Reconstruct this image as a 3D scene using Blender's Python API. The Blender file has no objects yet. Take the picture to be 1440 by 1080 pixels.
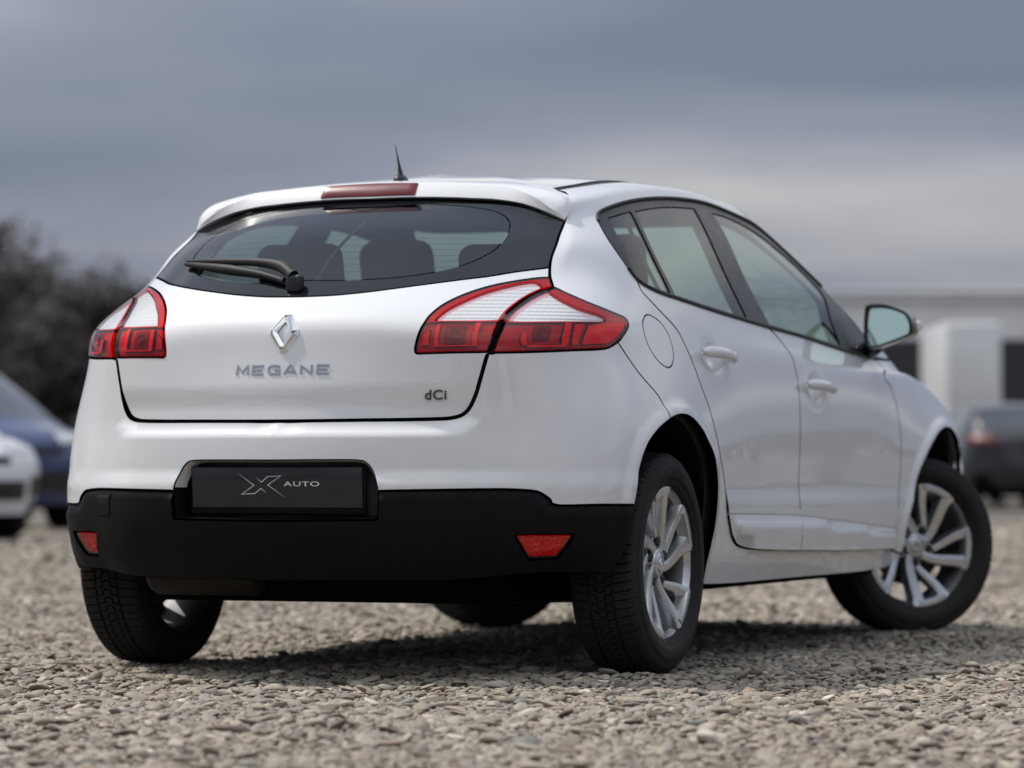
import bpy, bmesh, math, random
import numpy as np
from mathutils import Vector, Matrix, Quaternion
from mathutils.geometry import delaunay_2d_cdt
random.seed(7); RNG = np.random.default_rng(11)
SC = bpy.context.scene
COL = SC.collection
# ------------------------------------------------------------------ camera
cam_data = bpy.data.cameras.new('camera'); cam = bpy.data.objects.new('camera', cam_data); COL.objects.link(cam)
cam.matrix_world = Matrix(((0.92488322, 0.01045546, 0.3801075, 4.28178),
                           (0.38024982, -0.02266755, -0.924606, -9.47771),
                           (-0.00105107, 0.99968838, -0.02494053, 0.56751), (0, 0, 0, 1)))
cam_data.sensor_width = 36.0; cam_data.lens = 124.737; cam_data.clip_end = 6000; cam_data.clip_start = .05
cam_data.dof.use_dof = True; cam_data.dof.focus_distance = 9.4; cam_data.dof.aperture_fstop = 2.9
SC.camera = cam
# ------------------------------------------------------------------ sky and sun
SUN = Vector((-.55, .0, .83)).normalized()
world = bpy.data.worlds.new('World'); SC.world = world; world.use_nodes = True
wt = world.node_tree; wt.nodes.clear()
def wn(t, **k):
    n = wt.nodes.new(t)
    for a, b in k.items(): setattr(n, a, b)
    return n
def wmath(op, a, b=None, clamp=False):
    n = wn('ShaderNodeMath', operation=op); n.use_clamp = clamp
    for i, x in enumerate((a, b)):
        if x is None: continue
        if isinstance(x, (int, float)): n.inputs[i].default_value = x
        else: wt.links.new(x, n.inputs[i])
    return n.outputs[0]
tc = wn('ShaderNodeTexCoord'); sep = wn('ShaderNodeSeparateXYZ'); wt.links.new(tc.outputs['Generated'], sep.inputs[0])
zc = wmath('MAXIMUM', sep.outputs[2], 0.0); den = wmath('ADD', zc, 0.10)
cmb = wn('ShaderNodeCombineXYZ'); wt.links.new(wmath('DIVIDE', sep.outputs[0], den), cmb.inputs[0]); wt.links.new(wmath('DIVIDE', sep.outputs[1], den), cmb.inputs[1])
cmb.inputs[2].default_value = 7.81
noi = wn('ShaderNodeTexNoise'); noi.inputs['Scale'].default_value = .62; noi.inputs['Detail'].default_value = 4.5; noi.inputs['Roughness'].default_value = .45
wt.links.new(cmb.outputs[0], noi.inputs['Vector'])
ramp = wn('ShaderNodeValToRGB'); wt.links.new(noi.outputs['Fac'], ramp.inputs[0])
el = ramp.color_ramp.elements
el[0].position = .34; el[0].color = (.140, .160, .228, 1); el[1].position = .70; el[1].color = (.50, .485, .495, 1)
e = ramp.color_ramp.elements.new(.5); e.color = (.228, .238, .312, 1)
grad = wmath('MULTIPLY_ADD', zc, 1.9); grad.node.inputs[2].default_value = 1.0
mulc = wn('ShaderNodeMix', data_type='RGBA', blend_type='MULTIPLY'); mulc.inputs['Factor'].default_value = 1
wt.links.new(ramp.outputs[0], mulc.inputs[6])
gr = wn('ShaderNodeCombineColor')
for i, k_ in enumerate((3.1, 3.3, 2.95)):
    g_ = wmath('MULTIPLY_ADD', zc, k_); g_.node.inputs[2].default_value = 1.0; wt.links.new(g_, gr.inputs[i])
wt.links.new(gr.outputs[0], mulc.inputs[7])
sky = wn('ShaderNodeTexSky', sky_type='NISHITA', sun_disc=False, sun_elevation=math.asin(SUN.z), sun_rotation=math.atan2(SUN.x, SUN.y))
bg_sky = wn('ShaderNodeBackground'); bg_sky.inputs[1].default_value = .10; wt.links.new(sky.outputs[0], bg_sky.inputs[0])
bg_cl = wn('ShaderNodeBackground'); bg_cl.inputs[1].default_value = 1.0; wt.links.new(mulc.outputs[2], bg_cl.inputs[0])
mx = wn('ShaderNodeMixShader'); mx.inputs[0].default_value = .88
wt.links.new(bg_sky.outputs[0], mx.inputs[1]); wt.links.new(bg_cl.outputs[0], mx.inputs[2])
wo = wn('ShaderNodeOutputWorld'); wt.links.new(mx.outputs[0], wo.inputs[0])
sl = bpy.data.lights.new('sun', 'SUN'); sl.energy = 3.3; sl.angle = math.radians(2.0); sl.color = (1, .95, .88)
so = bpy.data.objects.new('sun', sl); COL.objects.link(so); so.rotation_euler = (-SUN).to_track_quat('-Z', 'Y').to_euler()
SC.view_settings.view_transform = 'Standard'; SC.view_settings.look = 'None'; SC.view_settings.exposure = -0.12; SC.view_settings.gamma = 1.0
SC.view_settings.use_curve_mapping = False
SC.cycles.max_bounces = 8; SC.cycles.transparent_max_bounces = 16; SC.cycles.caustics_reflective = False; SC.cycles.caustics_refractive = False
SC.cycles.use_denoising = True
# ------------------------------------------------------------------ materials
def mat(name, col, rough=.5, metal=0., coat=0., spec=.5, noise=None, bump=None, trans=0., emit=None, coat_rough=.03):
    """principled material; noise=(scale, amount) mottles colour, bump=(scale, strength, distance)"""
    m = bpy.data.materials.new(name); m.use_nodes = True; nt = m.node_tree; b = nt.nodes['Principled BSDF']
    b.inputs['Base Color'].default_value = (*col, 1); b.inputs['Roughness'].default_value = rough; b.inputs['Metallic'].default_value = metal
    b.inputs['Coat Weight'].default_value = coat; b.inputs['Coat Roughness'].default_value = coat_rough; b.inputs['Specular IOR Level'].default_value = spec
    b.inputs['Transmission Weight'].default_value = trans
    if coat >= 1: b.inputs['Coat IOR'].default_value = 1.75
    if emit: b.inputs['Emission Color'].default_value = (*emit[0], 1); b.inputs['Emission Strength'].default_value = emit[1]
    if noise or bump: co = nt.nodes.new('ShaderNodeTexCoord')
    if noise:
        n = nt.nodes.new('ShaderNodeTexNoise'); n.inputs['Scale'].default_value = noise[0]; n.inputs['Detail'].default_value = 6
        nt.links.new(co.outputs['Object'], n.inputs['Vector'])
        mr = nt.nodes.new('ShaderNodeMapRange'); mr.inputs[1].default_value = .3; mr.inputs[2].default_value = .7
        mr.inputs[3].default_value = 1 - noise[1]; mr.inputs[4].default_value = 1 + noise[1]; nt.links.new(n.outputs['Fac'], mr.inputs[0])
        hs = nt.nodes.new('ShaderNodeHueSaturation'); hs.inputs['Color'].default_value = (*col, 1); nt.links.new(mr.outputs[0], hs.inputs['Value'])
        nt.links.new(hs.outputs[0], b.inputs['Base Color'])
        rr = nt.nodes.new('ShaderNodeMapRange'); rr.inputs[3].default_value = max(0, rough * (1 - noise[1])); rr.inputs[4].default_value = min(1, rough * (1 + 2 * noise[1]))
        nt.links.new(n.outputs['Fac'], rr.inputs[0]); nt.links.new(rr.outputs[0], b.inputs['Roughness'])
    if bump:
        n2 = nt.nodes.new('ShaderNodeTexNoise'); n2.inputs['Scale'].default_value = bump[0]; n2.inputs['Detail'].default_value = 3
        nt.links.new(co.outputs['Object'], n2.inputs['Vector'])
        bp = nt.nodes.new('ShaderNodeBump'); bp.inputs['Strength'].default_value = bump[1]; bp.inputs['Distance'].default_value = bump[2]
        nt.links.new(n2.outputs['Fac'], bp.inputs['Height']); nt.links.new(bp.outputs[0], b.inputs['Normal'])
    return m
def glass(name, tint, refl=1.0, rough=0.0, ior=1.5):
    """thin pane: tinted straight-through light plus a Fresnel reflection"""
    m = bpy.data.materials.new(name); m.use_nodes = True; nt = m.node_tree; nt.nodes.clear()
    t = nt.nodes.new('ShaderNodeBsdfTransparent'); t.inputs[0].default_value = (*tint, 1)
    g = nt.nodes.new('ShaderNodeBsdfGlossy'); g.inputs['Roughness'].default_value = rough; g.inputs[0].default_value = (refl, refl, refl, 1)
    ge = nt.nodes.new('ShaderNodeNewGeometry'); dt = nt.nodes.new('ShaderNodeVectorMath'); dt.operation = 'DOT_PRODUCT'
    nt.links.new(ge.outputs['Normal'], dt.inputs[0]); nt.links.new(ge.outputs['Incoming'], dt.inputs[1])
    def mth(op, a_, b_=None):
        n_ = nt.nodes.new('ShaderNodeMath'); n_.operation = op
        for i_, v_ in enumerate((a_, b_)):
            if v_ is None: continue
            if isinstance(v_, (int, float)): n_.inputs[i_].default_value = v_
            else: nt.links.new(v_, n_.inputs[i_])
        return n_
    # Schlick's curve from the same value on either face of the sheet
    c1 = mth('SUBTRACT', 1.0, mth('ABSOLUTE', dt.outputs['Value']).outputs[0]); p5 = mth('POWER', c1.outputs[0], 5.0)
    m2 = mth('MULTIPLY_ADD', p5.outputs[0], .90); m2.inputs[2].default_value = .065 * refl; m2.use_clamp = True
    x = nt.nodes.new('ShaderNodeMixShader'); nt.links.new(m2.outputs[0], x.inputs[0]); nt.links.new(t.outputs[0], x.inputs[1]); nt.links.new(g.outputs[0], x.inputs[2])
    o = nt.nodes.new('ShaderNodeOutputMaterial'); nt.links.new(x.outputs[0], o.inputs[0])
    return m
def road_film(m, low=.28, high=.75, col=(.42, .39, .35), amount=.35):
    """dust film thrown up by the wheels: densest near the sill, broken up by noise"""
    nt = m.node_tree; b = nt.nodes['Principled BSDF']
    src = b.inputs['Base Color'].links[0].from_socket if b.inputs['Base Color'].links else None
    g = nt.nodes.new('ShaderNodeNewGeometry'); s = nt.nodes.new('ShaderNodeSeparateXYZ'); nt.links.new(g.outputs['Position'], s.inputs[0])
    mr = nt.nodes.new('ShaderNodeMapRange'); mr.inputs[1].default_value = low; mr.inputs[2].default_value = high; mr.inputs[3].default_value = 1; mr.inputs[4].default_value = 0
    nt.links.new(s.outputs[2], mr.inputs[0])
    n = nt.nodes.new('ShaderNodeTexNoise'); n.inputs['Scale'].default_value = 9; n.inputs['Detail'].default_value = 8; n.inputs['Roughness'].default_value = .65
    nt.links.new(g.outputs['Position'], n.inputs['Vector'])
    mu = nt.nodes.new('ShaderNodeMath'); mu.operation = 'MULTIPLY'; nt.links.new(mr.outputs[0], mu.inputs[0]); nt.links.new(n.outputs['Fac'], mu.inputs[1])
    mu2 = nt.nodes.new('ShaderNodeMath'); mu2.operation = 'MULTIPLY'; mu2.inputs[1].default_value = amount * 2; mu2.use_clamp = True; nt.links.new(mu.outputs[0], mu2.inputs[0])
    mx = nt.nodes.new('ShaderNodeMix'); mx.data_type = 'RGBA'; nt.links.new(mu2.outputs[0], mx.inputs[0])
    if src: nt.links.new(src, mx.inputs[6])
    else: mx.inputs[6].default_value = b.inputs['Base Color'].default_value
    mx.inputs[7].default_value = (*col, 1); nt.links.new(mx.outputs[2], b.inputs['Base Color'])
    cw = nt.nodes.new('ShaderNodeMath'); cw.operation = 'SUBTRACT'; cw.inputs[0].default_value = b.inputs['Coat Weight'].default_value; nt.links.new(mu2.outputs[0], cw.inputs[1]); cw.use_clamp = True
    nt.links.new(cw.outputs[0], b.inputs['Coat Weight'])
    return m
M = dict(
    paint=road_film(mat('white_paint', (.79, .80, .81), .30, spec=.08, coat=1.0, noise=(3, .012), coat_rough=.02), amount=.24),
    black=mat('black_plastic', (.0045, .0045, .005), .5, spec=.16, noise=(9, .35), bump=(420, .35, .0010)),
    gloss=mat('gloss_black', (.008, .008, .009), .12, coat=.6),
    trim=mat('satin_trim', (.018, .018, .019), .32, noise=(20, .2)),
    rubber=mat('black_rubber', (.01, .01, .01), .6),
    tyre=road_film(mat('tyre_rubber', (.013, .013, .0135), .62, spec=.22, noise=(30, .3), bump=(260, .25, .001)), 0, .66, (.11, .10, .085), .17),
    alloy=mat('silver_alloy', (.60, .61, .62), .26, metal=.85, coat=.35, noise=(14, .08)),
    alloy_in=mat('alloy_barrel', (.20, .20, .205), .5, metal=.5, noise=(10, .2)),
    badge=mat('dark_badge', (.10, .10, .105), .3, metal=.7),
    chrome=mat('chrome', (.78, .79, .80), .06, metal=1.0),
    letter=mat('chrome_letter', (.55, .56, .57), .14, metal=1.0),
    dark=mat('dark_underside', (.004, .004, .0045), .9, spec=.05),
    steel=mat('dull_steel', (.10, .095, .09), .55, metal=.6, noise=(12, .3)),
    rust=mat('rusty_steel', (.014, .010, .008), .9, noise=(14, .4)),
    interior=mat('interior_grey', (.045, .046, .05), .8, noise=(40, .15)),
    liner=mat('headliner', (.34, .34, .33), .9),
    seat=mat('seat_fabric', (.022, .023, .026), .9, noise=(90, .2)),
    glass=glass('window_glass', (.63, .76, .71)),
    rglass=glass('rear_glass', (.42, .50, .48)),
    frit=mat('glass_frit', (.006, .007, .009), .05, spec=.45),
    lens_red=glass('red_lens', (.93, .020, .030), .9, .02),
    lens_dark=glass('dark_red_lens', (.42, .006, .012), .9, .02),
    lens_clear=glass('clear_lens', (.90, .90, .90), .9, .02),
    lamp_back=mat('lamp_housing', (.20, .20, .20), .35, metal=.3),
    lamp_dark=mat('lamp_dark', (.50, .48, .48), .35, bump=(90, .5, .004)),
    lamp_white=mat('lamp_reflector', (.86, .86, .86), .25, metal=.25),
    lamp_bar=mat('lamp_bar', (.95, .95, .95), .5),
    red_plastic=mat('red_plastic', (.12, .004, .012), .3, spec=.3),
    red_strip=mat('red_lamp_strip', (.48, .06, .09), .35),
    chamber=mat('bulb_chamber', (.16, .15, .15), .3),
    red_bright=mat('red_reflector', (.80, .03, .035), .2, coat=.8),
    mirror=mat('mirror_glass', (.60, .78, .70), .02, metal=1.0),
    print=mat('white_print', (.80, .80, .80), .5),
    plate=mat('plate_black', (.020, .021, .025), .28, coat=.3, noise=(25, .15)),
)
# ------------------------------------------------------------------ object helpers
def link(o, parent=None):
    COL.objects.link(o); o.parent = parent
    return o
def tag(o, label=None, cat=None, group=None, kind=None):
    if label: o['label'] = label
    if cat: o['category'] = cat
    if group: o['group'] = group
    if kind: o['kind'] = kind
    return o
def empty(name, loc=(0, 0, 0), rz=0.):
    o = bpy.data.objects.new(name, None); link(o); o.location = loc; o.rotation_euler = (0, 0, rz); o.empty_display_size = .2
    return o
def mesh(name, V, F, m, parent=None, N=None, smooth=True, mirror=False):
    """one mesh object; mirror=True reflects it to the other side of the car"""
    V = np.array(V, float).reshape(-1, 3)
    F = [list(map(int, f)) for f in F]
    if mirror:
        V = V * [-1, 1, 1]; F = [f[::-1] for f in F]
        if N is not None: N = np.array(N) * [-1, 1, 1]
    me = bpy.data.meshes.new(name); me.from_pydata(V.tolist(), [], F); me.update()
    if smooth: me.polygons.foreach_set('use_smooth', [True] * len(me.polygons))
    if N is not None: me.normals_split_custom_set_from_vertices(np.asarray(N).tolist())
    me.materials.append(m)
    return link(bpy.data.objects.new(name, me), parent)
def from_bm(name, bm, m, parent=None, smooth=True, mirror=False):
    if mirror:
        for v in bm.verts: v.co.x = -v.co.x
        bmesh.ops.reverse_faces(bm, faces=bm.faces)
    me = bpy.data.meshes.new(name); bm.to_mesh(me); bm.free()
    if smooth: me.polygons.foreach_set('use_smooth', [True] * len(me.polygons))
    me.materials.append(m)
    return link(bpy.data.objects.new(name, me), parent)
def bm_box(size, loc=(0, 0, 0), bev=.01, seg=3, taper=None, rot=None, bm=None):
    b = bmesh.new(); bmesh.ops.create_cube(b, size=1)
    for v in b.verts:
        t = v.co.z + .5
        k = 1 if taper is None else 1 + (taper - 1) * t
        v.co = Vector((v.co.x * size[0] * k, v.co.y * size[1] * k, v.co.z * size[2]))
    if bev: bmesh.ops.bevel(b, geom=b.edges[:], offset=bev, segments=seg, profile=.5, affect='EDGES')
    mtx = Matrix.Translation(loc) @ (rot.to_matrix().to_4x4() if rot is not None else Matrix())
    bmesh.ops.transform(b, matrix=mtx, verts=b.verts)
    if bm is None: return b
    me = bpy.data.meshes.new('t'); b.to_mesh(me); b.free(); bm.from_mesh(me); bpy.data.meshes.remove(me)
    return bm
def smooth_by_angle(o, deg=40):
    me = o.data; bm = bmesh.new(); bm.from_mesh(me)
    for e_ in bm.edges:
        if len(e_.link_faces) == 2 and e_.calc_face_angle(0) > math.radians(deg): e_.smooth = False
    bm.to_mesh(me); bm.free()
    return o
def lathe(profile, n=96, axis='x', close=False):
    """revolve (x, r) pairs round the x axis"""
    V = []; F = []; k = len(profile)
    for i in range(n):
        a = 2 * math.pi * i / n; c, s = math.cos(a), math.sin(a)
        V += [(x, r * c, r * s) for x, r in profile]
    for i in range(n):
        j = (i + 1) % n
        for q in range(k - 1 + (1 if close else 0)):
            q2 = (q + 1) % k
            F.append((i * k + q, i * k + q2, j * k + q2, j * k + q))
    return V, F
def tube(pts, rad, n=8, cap=True):
    """tube through points; rad may be a number or a list"""
    P = [Vector(p) for p in pts]; V = []; F = []
    up = Vector((0, 0, 1))
    for i, p in enumerate(P):
        t = (P[min(i + 1, len(P) - 1)] - P[max(i - 1, 0)]).normalized()
        a = t.cross(up); a = a.normalized() if a.length > 1e-4 else t.cross(Vector((1, 0, 0))).normalized(); b = t.cross(a)
        r = rad[i] if isinstance(rad, (list, tuple)) else rad
        V += [p + (a * math.cos(2 * math.pi * k / n) + b * math.sin(2 * math.pi * k / n)) * r for k in range(n)]
    for i in range(len(P) - 1):
        for k in range(n): F.append((i * n + k, i * n + (k + 1) % n, (i + 1) * n + (k + 1) % n, (i + 1) * n + k))
    if cap: F.append(tuple(range(n))); F.append(tuple(range((len(P) - 1) * n, len(P) * n))[::-1])
    return [tuple(v) for v in V], F
NET = np.array([[(0.0002,3.4597,0.2198),(0.3631,3.4357,0.2201),(0.641,3.3094,0.2197),(0.799,3.1164,0.2181),(0.835,2.9721,0.2308),(0.8519,2.666,0.2359),(0.8527,2.2282,0.2342),(0.8518,1.5999,0.2348),(0.8522,0.9813,0.2346),(0.8527,0.4819,0.2317),(0.8495,0.0749,0.2489),(0.8486,-0.162,0.2718),(0.8332,-0.3446,0.2807),(0.7299,-0.4584,0.2854),(0.5763,-0.5586,0.2847),(0.3799,-0.6376,0.2845),(0.1895,-0.6694,0.2846),(0.0002,-0.6782,0.2846)],
[(0.001,3.5237,0.4036),(0.3571,3.4871,0.4038),(0.6387,3.3447,0.403),(0.8723,3.1339,0.4055),(0.9043,2.9991,0.4079),(0.8819,2.6635,0.3683),(0.8754,2.2278,0.3565),(0.8814,1.6006,0.3603),(0.8836,0.9813,0.3561),(0.8844,0.4815,0.373),(0.8894,0.0745,0.4037),(0.8902,-0.1577,0.3937),(0.8683,-0.3621,0.3905),(0.7899,-0.5113,0.3904),(0.6247,-0.6209,0.3903),(0.4153,-0.7068,0.3903),(0.2075,-0.7567,0.3902),(0.0001,-0.7704,0.3902)],
[(0.0004,3.5176,0.5682),(0.3725,3.4731,0.5683),(0.6752,3.3389,0.5692),(0.8803,3.1629,0.5645),(0.9119,3.0048,0.5625),(0.9011,2.6592,0.5663),(0.8769,2.2272,0.5562),(0.8768,1.6006,0.5576),(0.8786,0.9808,0.5585),(0.8829,0.4819,0.5538),(0.906,0.0746,0.5604),(0.9019,-0.1593,0.5605),(0.8851,-0.3499,0.5604),(0.7914,-0.503,0.5603),(0.6224,-0.6245,0.5617),(0.4176,-0.7093,0.5636),(0.207,-0.7599,0.5635),(-0.0001,-0.7744,0.5635)],
[(0.0007,3.5016,0.6783),(0.3743,3.4421,0.6775),(0.6626,3.3031,0.6728),(0.8711,3.1784,0.6859),(0.9187,3.0097,0.6956),(0.8996,2.6542,0.7286),(0.8831,2.2252,0.6931),(0.8789,1.6013,0.6937),(0.8816,0.9817,0.6923),(0.8869,0.482,0.6854),(0.9073,0.0758,0.7202),(0.9008,-0.1668,0.7163),(0.8724,-0.3445,0.7153),(0.7819,-0.4755,0.7182),(0.6241,-0.6018,0.7089),(0.4125,-0.6969,0.699),(0.2049,-0.7429,0.6999),(0.0001,-0.7587,0.7001)],
[(0.0014,3.4026,0.806),(0.3674,3.3633,0.8059),(0.6076,3.2535,0.8211),(0.7818,3.1392,0.841),(0.822,3.0163,0.8685),(0.853,2.6924,0.8867),(0.8721,2.2493,0.8672),(0.8692,1.599,0.8802),(0.8668,0.9804,0.8914),(0.8704,0.4821,0.9021),(0.8592,0.0655,0.9092),(0.8384,-0.1345,0.9123),(0.8014,-0.3435,0.9099),(0.7058,-0.5213,0.9096),(0.5767,-0.6363,0.9129),(0.3905,-0.6821,0.9154),(0.1984,-0.7022,0.9156),(0.0002,-0.7123,0.9155)],
[(0,3.1312,0.8953),(0.3558,3.0878,0.892),(0.6118,2.9972,0.9018),(0.7303,2.8687,0.8345),(0.8,2.7508,0.8514),(0.846,2.5534,0.9376),(0.8511,2.138,0.9088),(0.8509,1.5969,0.9316),(0.8502,0.9822,0.9567),(0.8478,0.4758,0.9697),(0.8449,0.0936,0.9803),(0.8275,-0.1066,0.9795),(0.8093,-0.3286,0.9843),(0.7714,-0.4631,0.9821),(0.6131,-0.5959,0.9729),(0.4091,-0.6779,0.9779),(0.2036,-0.7006,0.9809),(0,-0.7084,0.9821)],
[(0.001,2.7511,0.977),(0.3426,2.7016,0.9631),(0.5963,2.5795,0.9313),(0.7927,2.585,0.9406),(0.8271,2.5072,0.9321),(0.823,2.2838,0.9044),(0.8332,1.9365,0.9236),(0.8342,1.563,0.9548),(0.8307,1.0275,0.9839),(0.831,0.4669,1.0265),(0.8263,0.1162,1.0621),(0.7803,-0.0554,1.0916),(0.6997,-0.1807,1.1135),(0.6427,-0.2352,1.1264),(0.6229,-0.3051,1.1266),(0.4408,-0.5553,1.0715),(0.213,-0.6318,1.0397),(-0.0002,-0.6343,1.0347)],
[(-0,2.3081,1.2307),(0.3336,2.2691,1.2171),(0.5898,2.1263,1.2083),(0.7138,1.9855,1.1952),(0.7255,1.8918,1.1978),(0.7497,1.8269,1.1967),(0.7636,1.6005,1.2067),(0.7572,1.2518,1.2327),(0.7636,0.9061,1.241),(0.7603,0.4812,1.2355),(0.7459,0.1754,1.2281),(0.724,0.003,1.2235),(0.6778,-0.1092,1.217),(0.6454,-0.1843,1.215),(0.6344,-0.1791,1.2103),(0.465,-0.2963,1.2397),(0.2217,-0.3847,1.246),(-0.0006,-0.4056,1.2441)],
[(0.0004,1.7291,1.4403),(0.3157,1.683,1.4365),(0.5118,1.5716,1.423),(0.584,1.4916,1.4161),(0.5994,1.3894,1.4194),(0.6135,1.3053,1.4246),(0.6153,1.1305,1.4303),(0.626,0.9514,1.4378),(0.6287,0.8064,1.4377),(0.6287,0.5016,1.4148),(0.6266,0.2494,1.3782),(0.6123,0.081,1.337),(0.5879,-0.0253,1.3147),(0.5723,-0.0542,1.2979),(0.5819,-0.077,1.2799),(0.4712,-0.0838,1.3245),(0.2341,-0.0941,1.3526),(-0.001,-0.095,1.3552)],
[(0.0002,1.7449,1.4352),(0.3236,1.695,1.4271),(0.5232,1.6058,1.4216),(0.5791,1.5098,1.428),(0.6003,1.4193,1.434),(0.6188,1.3176,1.4343),(0.6234,1.162,1.4332),(0.6288,0.983,1.4401),(0.6327,0.802,1.4416),(0.6365,0.478,1.4379),(0.6328,0.2283,1.4111),(0.6257,0.0905,1.3881),(0.6141,0.0006,1.3762),(0.607,-0.0496,1.3659),(0.614,-0.0765,1.3545),(0.4867,-0.0925,1.3606),(0.2304,-0.1239,1.3735),(-0.0013,-0.1352,1.3767)],
[(0.0006,1.2921,1.4673),(0.1632,1.2809,1.4668),(0.2495,1.2153,1.4646),(0.2859,1.1394,1.4639),(0.3001,1.0684,1.4645),(0.3028,0.9842,1.4672),(0.3009,0.9154,1.4703),(0.2995,0.7828,1.4705),(0.299,0.6629,1.4686),(0.298,0.4883,1.4713),(0.2986,0.3723,1.4655),(0.302,0.3043,1.4604),(0.2963,0.2288,1.4492),(0.2831,0.1767,1.4467),(0.2727,0.1349,1.4452),(0.2131,0.1023,1.4385),(0.0916,0.0858,1.4366),(-0.0009,0.0799,1.4363)],
[(0,0.8844,1.4795),(-0.001,0.828,1.4799),(-0.0019,0.7969,1.4809),(-0.0018,0.7843,1.4808),(-0.0019,0.7625,1.4804),(-0.0021,0.7474,1.4794),(-0.0023,0.7283,1.4783),(-0.0023,0.7339,1.478),(-0.0024,0.7352,1.4787),(-0.0024,0.7609,1.4776),(-0.0023,0.7623,1.4805),(-0.0022,0.7421,1.4829),(-0.0023,0.7234,1.4873),(-0.0025,0.6951,1.4885),(-0.0027,0.6606,1.4894),(-0.0021,0.6293,1.4919),(-0.0011,0.5786,1.4924),(0,0.5191,1.4924)]])
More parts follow.
